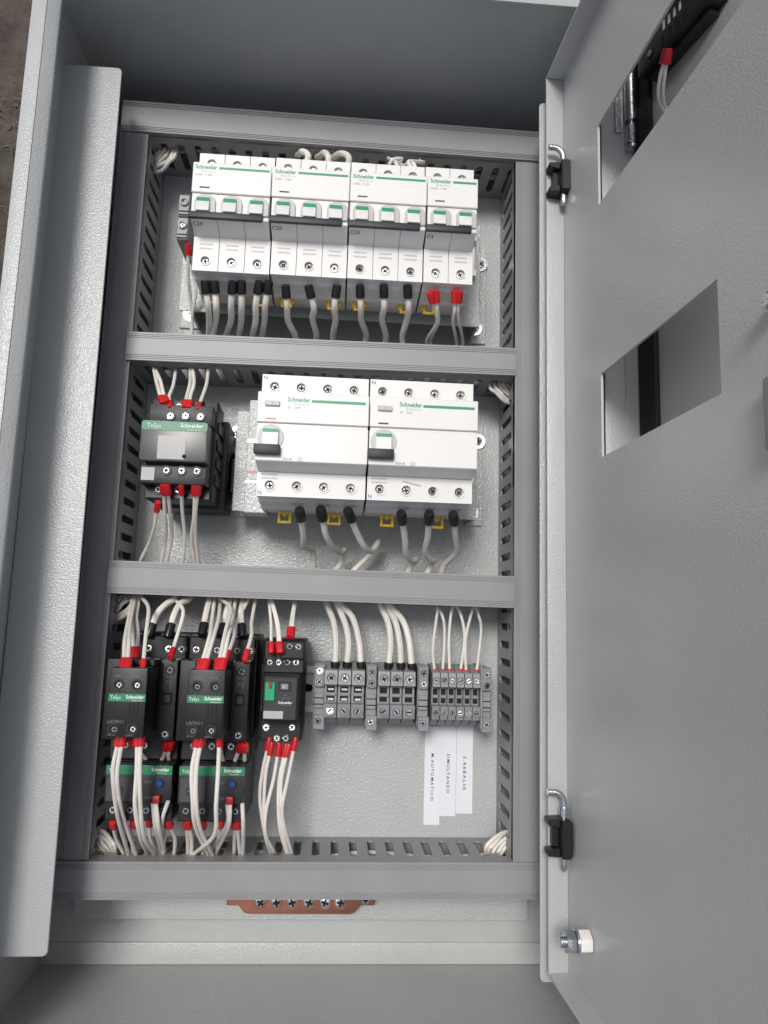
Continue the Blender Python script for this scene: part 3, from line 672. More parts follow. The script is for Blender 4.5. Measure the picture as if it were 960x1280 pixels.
# ================================================================ CONTACTORS WITH OVERLOAD RELAYS, BOTTOM ROW
def big_contactor(dx, side, lscrews, wells):
    T = Thing('contactor', 'black contactor with clip-on contact block, %s one in the bottom row' % side, 'contactor', (12+dx, 74, 9), group='black contactors with overload relays')
    T.part('base', MB().box(-2, 46, -6, 78.5, 0, 42), BLACK, bevel=1.0, seg=2)
    T.part('top_terminals', MB().box(-1, 45, 60, 77, 42.1, 50), BLACK, bevel=0.8)
    T.part('front_body', MB().box(-1, 45.2, 10, 62, 50.1, 76), BLACK, bevel=1.0, seg=2)
    T.part('bottom_terminals', MB().box(-1, 45, -6, 9.9, 42.1, 56), BLACK, bevel=0.8)
    T.part('side_ridge', MB().box(34.4, 35.6, 12, 60, 76.1, 77.6), BLACK, bevel=0.3)
    T.part('indicator_recess', MB().box(36.3, 43, 33, 41, 76.02, 76.1), HOLE)
    T.part('indicator', MB().prism([(37.4, 34.5), (41.8, 34.5), (41.8, 39.6), (37.4, 39.6)], 76.1, 76.9), BLACKG, bevel=0.2)
    for yy in (48, 51.5):
        for xx in (38, 41.5): T.part('symbol', MB().ring((xx, yy), 0.8, 1.1, 76.02, 76.1, 8), INKL)
    T.part('symbol', MB().box(37, 37.4, 43.5, 47, 76.02, 76.1).box(41, 41.4, 43.5, 47, 76.02, 76.1).box(37, 41.4, 46.6, 47, 76.1, 76.15), INKL)
    # clip-on contact block
    cb = T.part('contact_block', MB().box(11.3, 34.0, 17.5, 59, 76.1, 109), BLACK, bevel=1.0, seg=2)
    T.part('block_shoulder', MB().box(11.6, 33.7, 59.1, 63.5, 76.1, 92), BLACK, cb, bevel=0.6)
    T.part('green_band', MB().box(11.5, 33.8, 38.8, 43.4, 109.02, 109.25), GREEND, cb)
    lettering(T, 'TeSys', 12.6, 40.1, 109.35, 2.2, INKW, w=6.2, parent=cb); lettering(T, 'Schneider', 22, 40.6, 109.35, 2.1, INKW, w=11, bold=0.025, parent=cb)
    lettering(T, 'Electric', 26, 39.1, 109.35, 0.9, INKW, w=6, parent=cb)
    lettering(T, 'LADN11', 11.9, 25.6, 109.05, 2.2, INKG, w=9.6, parent=cb)
    for tx, ty, s_ in ((14.4, 53.4, '53NO'), (24.6, 53.6, '61NC'), (12.6, 18.2, '54NO'), (23.6, 18.0, '62NC')): lettering(T, s_, tx, ty, 109.05, 1.3, INKG, w=4.8, parent=cb)
    T.part('grille', MB().box(24.2, 25.4, 30, 38, 109.02, 109.12).box(26.6, 27.8, 30, 38, 109.02, 109.12).box(29, 30.2, 30, 38, 109.02, 109.12), HOLE, cb)
    for xx, yy in ((16.8, 48.9), (27.8, 48.9), (15.8, 22.4), (27.0, 22.6)):
        T.part('screw_well', MB().ring((xx, yy), 2.4, 3.5, 108.8, 109.5, 20), BLACK, cb); T.part('well_shade', MB().cyl((xx, yy), 2.4, 109.02, 109.06, 16), HOLE, cb)  # black disc inside the ring, well shade put in as colour
        screw_on(T, xx+0.5, yy-0.3, 108.3, 1.9)
    for xx, yy in ((40, 55.6), (39.8, 14.2)):
        T.part('screw_well', MB().ring((xx, yy), 2.6, 3.5, 75.9, 76.6, 20), BLACK); screw_on(T, xx, yy, 75.5, 2.5)
    for xx in (4, 18.6, 32.6, 41.5):
        T.part('screw_well', MB().ring((xx, 68), 2.8, 4.0, 49.9, 50.8, 20), BLACK); screw_on(T, xx, 68, 49.5, 2.7)
    for xx in wells:
        T.part('screw_well', MB().ring((xx, 3.5), 2.8, 4.0, 55.9, 56.8, 20), BLACK); screw_on(T, xx, 3.5, 55.5, 2.7)
    # the overload relay hangs from the contactor below
    R_ = Thing('overload_relay', 'black overload relay with green band, blue and red buttons, below the %s contactor' % side, 'overload relay', (14.6+dx*0.99, 30, 20), group='overload relays with blue and red buttons')
    R_.part('body', MB().box(0, 43, 0, 38, 0, 52), BLACK, bevel=0.8)
    fr = R_.part('front', MB().box(0, 43, 13.6, 37.6, 52.1, 61), BLACKG, bevel=0.8, seg=2)
    R_.part('terminal_tier', MB().box(0, 43.4, 1.5, 13.4, 52.1, 56), BLACK, bevel=0.5)
    R_.part('clear_cover', MB().prism(rrect(1.5, 18, 15, 30.5, 1), 61.02, 62.4), SMOKE, fr, bevel=0.3)
    R_.part('dial', MB().cyl((9, 22), 3.4, 62.4, 63, 20), BLACKG, fr); R_.part('dial_slot', MB().box(6.8, 11.2, 21.6, 22.4, 63, 63.1), INKG, fr)
    R_.part('green_band', MB().box(0.2, 42.8, 31.8, 37.2, 61.02, 61.3), GREEND, fr)
    lettering(R_, 'TeSys', 2, 33.2, 61.35, 2.2, INKW, w=6.5, parent=fr); lettering(R_, 'Schneider', 29.4, 34, 61.35, 2.2, INKW, w=11.5, bold=0.025, parent=fr); lettering(R_, 'Electric', 33, 32.4, 61.35, 0.9, INKW, w=6, parent=fr)
    lettering(R_, 'RESET', 25.4, 26.4, 61.05, 1.2, INKG, w=4.4, parent=fr); lettering(R_, 'STOP', 26.4, 16.6, 61.05, 1.2, INKG, w=3.8, parent=fr)
    R_.part('reset_button', MB().cyl((35.2, 26.8), 2.5, 61.05, 63.5, 18), BLUEB, bevel=0.4)
    R_.part('stop_button', MB().box(32, 36.8, 14.6, 19.4, 61.05, 66), REDB, bevel=0.7, seg=2)
    R_.part('side_clip', MB().box(42, 43.4, 19, 25, 58, 60.6), BLACK, bevel=0.2)
    for xx in lscrews:
        R_.part('screw_well', MB().ring((xx, 8), 2.6, 3.7, 55.9, 56.7, 20), BLACK); screw_on(R_, xx, 8, 55.4, 2.5)
big_contactor(0, 'left', (5, 16, 26.5, 37.5), (9.5, 22))
big_contactor(47.6, 'right', (5, 16, 26.5, 37.5), (7.5, 20, 33))

# ================================================================ RELAY ON SOCKET
RS = Thing('relay_socket', 'narrow black relay socket between contactors and grey terminals', 'relay socket', (110.5, 79, 9))
RS.part('body', MB().box(0, 29.5, 1, 71.5, 0, 38), BLACK, bevel=0.8)
RS.part('upper_deck', MB().box(0.5, 29, 48, 71, 38.1, 48), BLACK, bevel=0.7); RS.part('top_deck', MB().box(12.5, 28.6, 58.5, 70.6, 48.1, 53), BLACK, bevel=0.5)
RS.part('lower_deck', MB().box(0.5, 29, 1.5, 19, 38.1, 48), BLACK, bevel=0.7)
for k in range(4): RS.part('terminal_barrier', MB().box(1+k*7.2, 2+k*7.2, 54.6, 58.4, 48.1, 51), BLACK, bevel=0.2)
for u, v in ((362, 808), (373, 808.5)): c = P(u, v, 62.5)-RS.loc; screw_on(RS, c.x, c.y, 53, 2.3)
for u in (337, 348, 359, 370): c = P(u, 828, 58)-RS.loc; screw_on(RS, c.x, c.y, 48, 2.3)
for u, v in ((332.5, 909.5), (365, 909.5), (346, 923), (357, 923)): c = P(u, v, 58)-RS.loc; screw_on(RS, c.x, c.y, 48, 2.3)
RL = Thing('relay', 'plug-in black relay with green tab and small window on the socket', 'relay', (114, 96.5, 48))
RL.part('case', MB().box(-1, 23.5, 0, 30.5, -0.8, 27), BLACK, bevel=0.8)
RL.part('front_plate', MB().prism(rrect(0.4, 22.2, 1, 29, 1), 27.02, 28), BLACKG, bevel=0.25)
tb = RL.part('test_tab', MB().box(0.6, 7.6, 13.5, 26, 28.02, 30), mat('green_tab', (0.01, 0.33, 0.14), 0.4), bevel=0.6); RL.part('tab_tip', MB().box(3.2, 5.4, 22, 26.4, 30.02, 31), REDB, tb, bevel=0.3)
RL.part('window_frame', MB().box(9.6, 18, 20, 26.4, 28.02, 28.5), BLACK, bevel=0.2); RL.part('window', MB().box(11.4, 16.2, 21.4, 25, 28.52, 28.7), GLASSG); lettering(RL, 'II', 13, 22.2, 28.75, 1.6, INKW)
lettering(RL, '8A', 13.5, 16.6, 28.05, 1.2, INKG); lettering(RL, '24V DC', 12.4, 14.6, 28.05, 1.2, INKG, w=5.4)
lettering(RL, 'Schneider', 10, 11.6, 28.05, 1.8, INKW, w=9.4, bold=0.02); lettering(RL, 'Electric', 13, 10.2, 28.05, 0.8, INKG, w=5.6)
RL.part('name_plate', MB().box(0.4, 13.6, 1.8, 6.8, 28.02, 28.3), GREYL)

# ================================================================ TERMINAL BLOCKS
def end_stop(u0, v0, ys_, ord_, flip):
    c = P(u0, 872, 40)
    T = Thing('end_stop', '%s grey end stop with bright screws along the terminal strip' % ord_, 'end stop', (c.x-4.1, 89, 9), group='grey end stops of the terminal strip')
    T.part('body', MB().prism([(0,0),(8.2,0),(8.2,44),(0,44)], 0, 28), TERM, bevel=0.6)
    T.part('boss', MB().prism([(0.6, 27.5), (7.6, 27.5), (7.6, 43.4), (0.6, 43.4)], 28.1, 32), TERM, bevel=0.6); T.part('foot_boss', MB().prism([(0.6, -3), (8.8, -3), (8.8, 7.5), (0.6, 7.5)], 10, 31.5), TERM, bevel=0.6)
    T.part('saddle', MB().box(0.5, 7.7, 12, 23, 28.1, 30), TERM, bevel=0.5); T.part('groove', MB().box(0.6, 7.6, 14.5, 15.3, 30.02, 30.1).box(0.6, 7.6, 19, 19.8, 30.02, 30.1), HOLE)
    for y, z in ((39.0, 31.9), (31.0, 31.9), (3.0, 31.4)): T.part('screw_collar', MB().ring((4.1, y), 2.6, 3.4, z, z+0.7, 18), TERM); screw_on(T, 4.1, y, z, 2.5, m=ZINC)
for u, o_, f in ((398.5, 'leftmost', 0), (464, 'second', 0), (529, 'third', 0), (608, 'rightmost', 0)): end_stop(u, 0, None, o_, f)
def tblock(x0, wd, label, slots, group, scr=3.0):
    T = Thing('terminal_block', label, 'terminal block', (x0, 90, 9), group=group)
    pr_ = [(-0.5, 0), (43.5, 0), (43.5, 20), (39.5, 27), (39, 34), (28.6, 36), (28, 29), (15.4, 29), (14.8, 36), (5, 34), (4.4, 27), (-0.5, 20)]
    T.part('body', MB().prism([(a, b) for a, b in pr_], 0.15, wd-0.15, 'x'), TERM, bevel=0.35)
    T.part('marker_slot', MB().box(wd*0.2, wd*0.8, 16.5, 19.8, 29.02, 29.4).box(wd*0.2, wd*0.8, 22.6, 26.8, 29.02, 29.4), HOLE)
    T.part('marker_frame', MB().box(wd*0.12, wd*0.88, 20.4, 22.0, 29.02, 31), TERM, bevel=0.2)
    if slots: T.part('jumper', MB().box(wd*0.3, wd*0.74, 17, 18.6, 29.45, 31.5).box(wd*0.3, wd*0.74, 24.2, 25.6, 29.45, 31.5), mat('pale_jumper', (0.6, 0.6, 0.58), 0.4) if 'pale_jumper' not in bpy.data.materials else bpy.data.materials['pale_jumper'], bevel=0.2)
    for y in (10.2, 33.4): 
        T.part('screw_collar', MB().ring((wd/2, y), scr, scr+0.7, 34.4, 36.2, 18), TERM); screw_on(T, wd/2, y, 34.6, scr, m=ZINC, slot='one' if scr < 2.3 or y < 20 else 'cross')
xs = [155.4, 165.4, 175.4]; names = ['left', 'middle', 'right']
for k, x in enumerate(xs): tblock(x-1.2, 9.8, '%s wide grey terminal block of the group nearest the relay' % names[k], True, 'wide grey terminal blocks')
xs = [192.8, 202.2, 211.6]
for k, x in enumerate(xs): tblock(x+0.6, 9.2, '%s wide grey terminal block of the group in the middle of the strip' % names[k], False, 'wide grey terminal blocks')
x = P(540, 870, 43).x
for k in range(6): tblock(x+k*6.0, 5.9, '%s narrow grey terminal block from the left above the name strips' % ['first', 'second', 'third', 'fourth', 'fifth', 'sixth'][k], False, 'narrow grey terminal blocks', 2.1)
x = P(540, 870, 43).x
ep = Thing('end_plate', 'plain grey end plate closing the narrow terminals on the right', 'end plate', (x+36.3, 90, 9)); ep.part('plate', MB().box(0, 1.8, -1, 44.5, 0, 33), TERM, bevel=0.4)

# ================================================================ NAME STRIPS
for (a, b, txt, lab) in ((P(531.5, 914, 0), P(549, 1031, 0), 'M.AUTOMATICO', 'longest white name strip, left of the three, lettered M.AUTOMATICO'),
                         (P(551, 913, 0), P(569, 1020, 0), 'SIMULTANEO', 'middle white name strip, lettered SIMULTANEO'),
                         (P(571, 913, 0), P(590, 1017, 0), 'S.REBALSE', 'right hand white name strip, lettered S.REBALSE')):
    T = Thing('name_strip', lab, 'label', (a.x, b.y, 0.05), group='white lettered name strips on the plate')
    wd = b.x-a.x; h = a.y-b.y
    T.part('tape', MB().box(0, wd, 0, h+4, 0, 0.5), PAPER)
    y0 = {'M.AUTOMATICO': 942, 'SIMULTANEO': 942, 'S.REBALSE': 945}[txt]; y1 = {'M.AUTOMATICO': 1001, 'SIMULTANEO': 991, 'S.REBALSE': 987}[txt]
    ya = P(560, y0, 0).y - b.y; yb = P(560, y1, 0).y - b.y
    lettering(T, txt, wd/2-1.1, ya, 0.62, 2.2, INK, w=ya-yb, bold=0.012, spacing=1.35, rot=(0, 0, -math.pi/2))

# ================================================================ COPPER EARTH BAR
a = P(283, 1125, 12); b = P(468, 1141, 12)
E_ = Thing('earth_bar', 'copper earth bar with bright screws peeking out below the bottom duct', 'earth bar', (a.x, b.y, 0.1))
W_ = b.x-a.x
E_.part('bar', MB().prism([(0, 4.2), (9, 4.2), (13, -0.6), (16, -1.6), (W_-18, -1.6), (W_-15, -0.6), (W_-10.5, 4.6), (W_, 4.6), (W_, 16.5), (0, 16.5)], 7, 11), COPPER, bevel=0.8, seg=2)
for xx in (5, W_-6): E_.part('stand_off', MB().cyl((xx, 11), 4, 0, 6.9, 16), COPPER)
for u in (325, 345, 365, 386, 406, 425.5): c = P(u, 1130, 14)-E_.loc; E_.part('collar', MB().ring((c.x, c.y), 4.0, 4.9, 11.02, 12, 20), COPPER); screw_on(E_, c.x, c.y, 11.2, 4.3, m=ZINC)
c = P(457, 1127, 14)-E_.loc; screw_on(E_, c.x, c.y, 11.1, 3.2, m=ZINC)

# ================================================================ WIRES
def spline(pts, sub=5):
    pts = [Vector(p) for p in pts]
    if len(pts) < 3: return [pts[0].lerp(pts[-1], i/4) for i in range(5)]
    e = [pts[0]*2-pts[1]] + pts + [pts[-1]*2-pts[-2]]; out = []
    for i in range(1, len(e)-2):
        for k in range(sub):
            t_ = k/sub; a_, b_, c_, d_ = e[i-1], e[i], e[i+1], e[i+2]
            out.append(0.5*((2*b_) + (c_-a_)*t_ + (2*a_-5*b_+4*c_-d_)*t_*t_ + (3*b_-a_-3*c_+d_)*t_**3))
    out.append(pts[-1]); return out
NW = 0
def wire(px, r, label, group, fer=None, world=False, flen=8.0, fr=None, fshared=None, mname='wire'):
    """px: (u, v, z) per bend, the ferrule end first"""
    pts = [Vector(p) if world else P(*p) for p in px]
    for q_ in range(1, len(pts)-1): pts[q_] = pts[q_] + Vector((random.gauss(0, .55), random.gauss(0, .55), random.gauss(0, .4)))
    s = spline(pts); o = pts[0]
    t_ = Thing('wire', label, 'wire', tuple(o), group=group)
    t_.part('insulation', MB().tube(s, r, 8), WIRE, world=True)
    if fer:
        d = (s[1]-s[0]).normalized(); rr = fr or r*1.28
        m_ = {'red': RED, 'black': BLKF}[fer]
        f = MB().tube([s[0]-d*(flen+1.5), s[0]-d*(flen), s[0]-d*0.8, s[0]+d*0.6], [rr*0.86, rr*0.98, rr*1.04, rr], 12)
        t_.part('ferrule', f, m_, world=True)
    return t_
TN, TK = 1.32, 2.35
ORD = ['first', 'second', 'third', 'fourth', 'fifth', 'sixth', 'seventh', 'eighth', 'ninth', 'tenth', 'eleventh', 'twelfth', 'thirteenth', 'fourteenth', 'fifteenth', 'sixteenth']
# under the top breakers
G = 'thick wires under the top breakers'
spec = [(258,262,261),(269,270,267),(290,288,285),(302,301,298),(322,320,316),(334,331,326),(358,361,369),(389,391,395),(419.5,419,417),(450.5,453,457),(480,478,483),(510,508,503)]
for k, (a, b, c) in enumerate(spec):
    wire([(a, 366 + (0 if k < 6 else 5), 84), ((a+b)/2, 382+(k > 5)*3, 78), (b, 400, 62), (c, 418, 46), (c, 428, 38), (c, 436, 34)], TK, '%s thick white wire from the left under the top breakers, black ferrule' % ORD[k], G, 'black', flen=7, fr=3.3)
G = 'thin wires under the two-pole breaker'
for k, (a, b, c, d) in enumerate(((541, 545, 534, 'left wire'), (546, 548.5, 538, 'right wire'), (568.5, 566, 571, 'left wire'), (573.5, 573, 577, 'right wire'))):
    wire([(a, 377, 84), ((a+b)/2, 388, 78), (b, 404, 66), (c, 424, 44), (c, 434, 36)], TN, 'thin white %s of the pair in the %s red ferrule under the two-pole breaker' % (d, 'left' if k < 2 else 'right'), G, 'red', flen=7, fr=2.9 if k in (0, 2) else 2.5)
G = 'thin wires from the end terminals'
wire([(235, 317, 76), (236, 345, 64), (238, 380, 44), (241, 418, 30), (241, 430, 26)], TN, 'thin white wire from the end terminal that hangs straight down', G, 'red', flen=6, fr=2.2)
wire([(238, 318, 72), (243, 345, 60), (244, 370, 50), (239, 400, 36), (240, 428, 28)], TN, 'thin white wire from the end terminal that bows to the right', G, 'red', flen=6, fr=2.0)
# above the top breakers
G = 'wires entering the top breakers'
for k, (a, b, y) in enumerate(((374, 383, 190), (398, 410, 192), (417, 435, 194))):
    wire([(b, y+14, 84), (b, y+4, 86), ((a+b)/2+1, y-1, 80), (a, y+3, 66), (a-2, y+4, 40), (a-2, y-8, 26)], TK, '%s thick white wire looping out of the top duct into the second breaker' % ORD[k], G)
for k, (a, b, y) in enumerate(((490, 497, 199), (505, 520, 205), (528, 515, 202))):
    wire([(b, y+10, 86), (b-3, y, 84), (a, y+2, 70), (a-4, y-2, 50), (a-5, y-10, 30)], TN*1.2, '%s thin white wire knotted above the third breaker' % ORD[k], G)
wire([(486, 206, 84), (492, 198, 86), (502, 196, 84), (496, 203, 83), (488, 199, 83)], TN, 'short white tie knot lying above the third breaker', G)
# contactor in the middle row
G = 'thin wires above the middle contactor'
zt, zb = 78, 82
for pts, lab, fr_ in (([(201,497),(196,478),(191,461)], 'left wire of the leftmost pair above the middle contactor', 2.4), ([(206,497),(200,478),(194,460)], 'right wire of the leftmost pair above the middle contactor', 2.4),
        ([(212,503),(216,482),(220,466)], 'single thin white wire bending right, second ferrule above the middle contactor', 2.1),
        ([(232,503),(238,480),(237,461)], 'left wire of the pair in the wide red ferrule above the middle contactor', 2.5), ([(237,503),(242,478),(241,461)], 'right wire of the pair in the wide red ferrule above the middle contactor', 2.5),
        ([(249.5,505),(258,481),(261,461)], 'rightmost single wire above the middle contactor', 2.1)):
    (a0_, b0_), (a1_, b1_), (a2_, b2_) = pts
    wire([(a0_, b0_, zt), ((a0_*2+a1_)/3, b0_-9, 73), (a1_, b1_, 60), (a2_, b2_, 44), (a2_-1, b2_-10, 32)], TN, 'thin white '+lab, G, 'red', flen=6, fr=fr_)
G = 'thin wires below the middle contactor'
for pts, lab, fr_ in (([(196,638),(192,660),(187,680),(177,703)], 'lowest single wire on the left below the middle contactor', 2.1),
        ([(205,616),(206,640),(207,670),(203,703)], 'left wire of the pair in the second ferrule below the middle contactor', 2.7), ([(210,616),(213,640),(213,670),(208,703)], 'right wire of the pair in the second ferrule below the middle contactor', 2.7),
        ([(227,617),(228,640),(228.5,670),(226,704)], 'single straight wire in the middle below the contactor', 2.1),
        ([(243.5,617),(241,645),(240,675),(243,704)], 'left wire of the rightmost pair below the middle contactor', 2.7), ([(247,617),(245,645),(245,675),(248,704)], 'right wire of the rightmost pair below the middle contactor', 2.7)):
    z = [80, 66, 48, 34]; wire([(u, v, z[i]) for i, (u, v) in enumerate(pts)] + [(pts[-1][0], pts[-1][1]+10, 28)], TN, 'thin white '+lab, G, 'red', flen=7, fr=fr_)
# under the residual current breakers
G = 'thick wires under the residual current breakers'
for k, (pts, lab) in enumerate((
    ([(376,648,88),(378,668,72),(381,684,52),(388,686,40),(393,696,34),(393,714,28),(392,722,26)], 'first'),
    ([(403,648,88),(407,668,74),(414,682,58),(425,690,40),(432,688,32),(428,700,26),(417,716,24)], 'second'),
    ([(439,649,88),(446,668,74),(455,684,60),(465,688,44),(474,677,30),(462,694,22),(443,711,22),(436,720,24)], 'third'),
    ([(503,652,88),(505,672,72),(508,690,54),(514,700,40),(519,700,32),(513,710,28),(507,722,26)], 'fourth'),
    ([(536,652,88),(534,672,72),(533,690,54),(538,700,40),(543,700,32),(538,710,28),(531,722,26)], 'fifth'),
    ([(567.5,653,88),(569,672,72),(569,690,54),(564,700,40),(558,706,32),(551,718,26)], 'sixth'))):
    wire(pts, TK*0.98, '%s thick white wire from the left under the residual current breakers' % lab, G, 'black', flen=8.5, fr=3.7)
# bottom row, from the lower crosswise duct to the contactors
def dn(pts, z0, z1):   # ferrule first, then rising towards the duct
    n = len(pts); return [(u, v, z0+(z1-z0)*(i/(n-1))**1.3) for i, (u, v) in enumerate(pts)] + [(pts[-1][0], pts[-1][1]-8, z1-6)]
G = 'wires above the bottom contactors'
for pts, z0, r, lab, c, fr_ in (
    ([(155,826),(156,800),(159,775),(165,751)], 109, TN, 'leftmost thin wire of the left contactor, into the wide red ferrule', 'red', 2.7),
    ([(160,826),(162,800),(163,778),(168,750)], 109, TN, 'second thin wire of the left contactor, into the wide red ferrule', 'red', 2.7),
    ([(166.5,811),(166,790),(166,770),(170,752)], 76, TN, 'third thin wire of the left contactor, into the rear red ferrule', 'red', 2.4),
    ([(171.5,811),(172,790),(171,770),(173,752)], 76, TN, 'fourth thin wire of the left contactor, into the rear red ferrule', 'red', 2.4),
    ([(179.5,826),(183,795),(186,760),(177,748)], 106, TN, 'thin wire that bulges right beside the left contact block', 'red', 2.0),
    ([(191,781),(197,766),(208,755),(219,749)], 60, TK, 'thick wire into the first black ferrule of the left contactor', 'black', 3.2),
    ([(214,781),(218,765),(227,753),(236,749)], 60, TK, 'thick wire into the second black ferrule of the left contactor', 'black', 3.2),
    ([(216,812),(221,796),(229,765),(221,749)], 84, TN, 'thin wire curving over the thick ones to the left contactor', 'red', 2.1),
    ([(255,781),(258,768),(262,753)], 60, TK, 'thick wire into the first black ferrule of the right contactor', 'black', 3.2),
    ([(279,782),(282,768),(288,753)], 60, TK, 'thick wire into the second black ferrule of the right contactor', 'black', 3.2),
    ([(302,782),(302,768),(303,753)], 60, TK, 'thick wire into the third black ferrule of the right contactor', 'black', 3.2),
    ([(253,827),(261,795),(265,778),(268,752)], 109, TN, 'left wire of the left pair on the right contact block', 'red', 2.9),
    ([(258,827),(266,795),(271,776),(276,754)], 109, TN, 'right wire of the left pair on the right contact block', 'red', 2.9),
    ([(274,826),(281,790),(286,762),(277,749)], 109, TN, 'left wire of the right pair on the right contact block', 'red', 2.9),
    ([(279,826),(285,795),(288,778),(294,751)], 109, TN, 'right wire of the right pair on the right contact block', 'red', 2.9),
    ([(286,815),(291,795),(296,775),(310,751)], 78, TN, 'thin slanting wire into the rear ferrule of the right contactor', 'red', 2.2),
    ([(309,814),(313,795),(316,778),(320,751)], 84, TN, 'rightmost thin wire of the right contactor', 'red', 2.1)):
    wire(dn(pts, z0, 44), r, ('thin' if r == TN else 'thick') + ' white wire: ' + lab if False else 'white ' + lab, G, c, flen=7 if c == 'red' else 8, fr=fr_)
# from the contactors down to the bottom duct
def dd(pts, z0, z1=40):
    n = len(pts); return [(u, v, z0+(z1-z0)*(i/(n-1))**4) for i, (u, v) in enumerate(pts)] + [(pts[-1][0]+1, pts[-1][1]+10, z1-12)]
G = 'wires below the bottom contactors'
for pts, z0, lab, c, fr_ in (
    ([(147,931),(141,960),(141,985),(147,1022),(162,1070)], 104, 'outermost long wire hanging from the left contact block', 'red', 2.8),
    ([(152,931),(146,960),(146,985),(153,1020),(172,1070)], 104, 'second long wire hanging from the left contact block', 'red', 2.8),
    ([(171.5,931),(171,965),(171,1005),(175,1045),(186,1068)], 104, 'third long wire hanging from the left contact block', 'red', 2.8),
    ([(176,931),(176.5,965),(176,1005),(180,1045),(193,1070)], 104, 'fourth long wire hanging from the left contact block', 'red', 2.8),
    ([(168,931),(175,941),(186,953)], 74, 'short slanting wire between left contactor and its overload relay', 'red', 2.2),
    ([(207,935),(203,944),(199,955)], 74, 'left short wire from the right-hand ferrule of the left contactor', 'red', 2.7),
    ([(212.5,935),(213,944),(213,955)], 74, 'right short wire from the right-hand ferrule of the left contactor', 'red', 2.7),
    ([(245.5,932),(241,962),(241,1000),(246,1035),(262,1070)], 104, 'outermost long wire hanging from the right contact block', 'red', 2.8),
    ([(250.5,932),(247,962),(246,1000),(250,1035),(266,1072)], 104, 'second long wire hanging from the right contact block', 'red', 2.8),
    ([(274,932),(273,965),(271,1005),(266,1042),(243,1068)], 104, 'long wire from the right contact block that swings left', 'red', 2.2),
    ([(276,934),(278,943),(281,956)], 74, 'short slanting wire between right contactor and its overload relay', 'red', 1.9),
    ([(299,937),(296,945),(292,956)], 74, 'left short wire from the right-hand ferrule of the right contactor', 'red', 2.7),
    ([(306,937),(306.5,945),(306,956)], 74, 'right short wire from the right-hand ferrule of the right contactor', 'red', 2.7)):
    p_ = dd(pts, z0) if pts[-1][1] > 1000 else [(u, v, z0-i*6) for i, (u, v) in enumerate(pts)]
    wire(p_, TN*1.05, 'white ' + lab, G, c, flen=6, fr=fr_)
G = 'wires below the overload relays'
for pts, lab, f in (
    ([(142,1033),(146,1048),(158,1070)], 'from the first ferrule of the left overload relay', 1), ([(167,1032),(165,1050),(166,1072)], 'from the second ferrule of the left overload relay', 1),
    ([(187,1030),(191,1050),(199,1072)], 'from the third ferrule of the left overload relay', 1), ([(209.5,1032),(206,1052),(204,1072)], 'left one from the fourth ferrule of the left overload relay', 1),
    ([(212.5,1032),(218,1050),(216,1072)], 'right one from the fourth ferrule of the left overload relay', 1),
    ([(191,1004),(194,1035),(202,1068)], 'from the third screw of the left overload relay', 0), ([(195,1004),(199,1035),(207,1066)], 'beside the third screw of the left overload relay', 0),
    ([(210,1002),(203,1026),(201,1060)], 'from the fourth screw of the left overload relay, leaning left', 0),
    ([(233.5,1033),(235,1050),(235,1072)], 'left one from the first ferrule of the right overload relay', 1), ([(236,1033),(240,1050),(239,1072)], 'right one from the first ferrule of the right overload relay', 1),
    ([(254,1033),(254,1050),(254,1072)], 'from the second ferrule of the right overload relay', 1), ([(275,1032),(273,1050),(272,1072)], 'from the third ferrule of the right overload relay', 1),
    ([(294,1033),(293.5,1050),(294,1072)], 'left one from the fourth ferrule of the right overload relay', 1), ([(297,1033),(298,1050),(299,1072)], 'right one from the fourth ferrule of the right overload relay', 1),
    ([(284,1005),(283,1032),(264,1064)], 'from the third screw of the right overload relay, curving left', 0), ([(288,1005),(288,1034),(270,1068)], 'beside the third screw of the right overload relay, curving left', 0),
    ([(303,1005),(305,1035),(303,1072)], 'from the fourth screw of the right overload relay', 0)):
    z = (66, 52, 36) if f else (84, 76, 36)
    wire([(u, v, z[i]) for i, (u, v) in enumerate(pts)] + [(pts[-1][0], pts[-1][1]+9, 26)], TN, 'thin white wire ' + lab, G, 'red' if f else None, flen=6, fr=2.6)
# relay
G = 'thin wires of the small relay'
for pts, lab, fr_ in (([(339,804),(338,778),(337,752)], 'leftmost one above the relay socket', 2.3), ([(348,804),(344,780),(340,752)], 'left one of the pair above the relay socket', 2.3),
        ([(350.5,804),(347,780),(341.5,752)], 'right one of the pair above the relay socket', 2.3), ([(362.5,786),(363,770),(366,753)], 'left one of the pair in the highest ferrule above the relay', 2.2), ([(365.5,786),(366,770),(369,753)], 'right one of the pair in the highest ferrule above the relay', 2.2)):
    wire(dn(pts, 62, 44), TN*0.85, 'thin white wire, ' + lab, G, 'red', flen=6.5, fr=fr_)
for pts, lab in (([(334,937),(328,965),(326,1000),(331,1045),(337,1068)], 'outermost one hanging below the relay'), ([(337,943),(333,970),(330,1005),(331,1040),(339,1066)], 'second one hanging below the relay'),
        ([(347,944),(341,975),(333,1015),(333,1045),(342,1068)], 'third one crossing left below the relay'), ([(355,945),(349,975),(347,1005),(350,1035),(359,1067)], 'fourth one hanging below the relay'),
        ([(358,945),(352,975),(351,1005),(354,1038),(362,1068)], 'fifth one hanging below the relay'), ([(367,937),(360,970),(353,1010),(355,1040),(363,1067)], 'rightmost one hanging below the relay')):
    wire(dd(pts, 60, 36), TN*0.95, 'thin white wire, ' + lab, G, 'red', flen=7, fr=2.2)
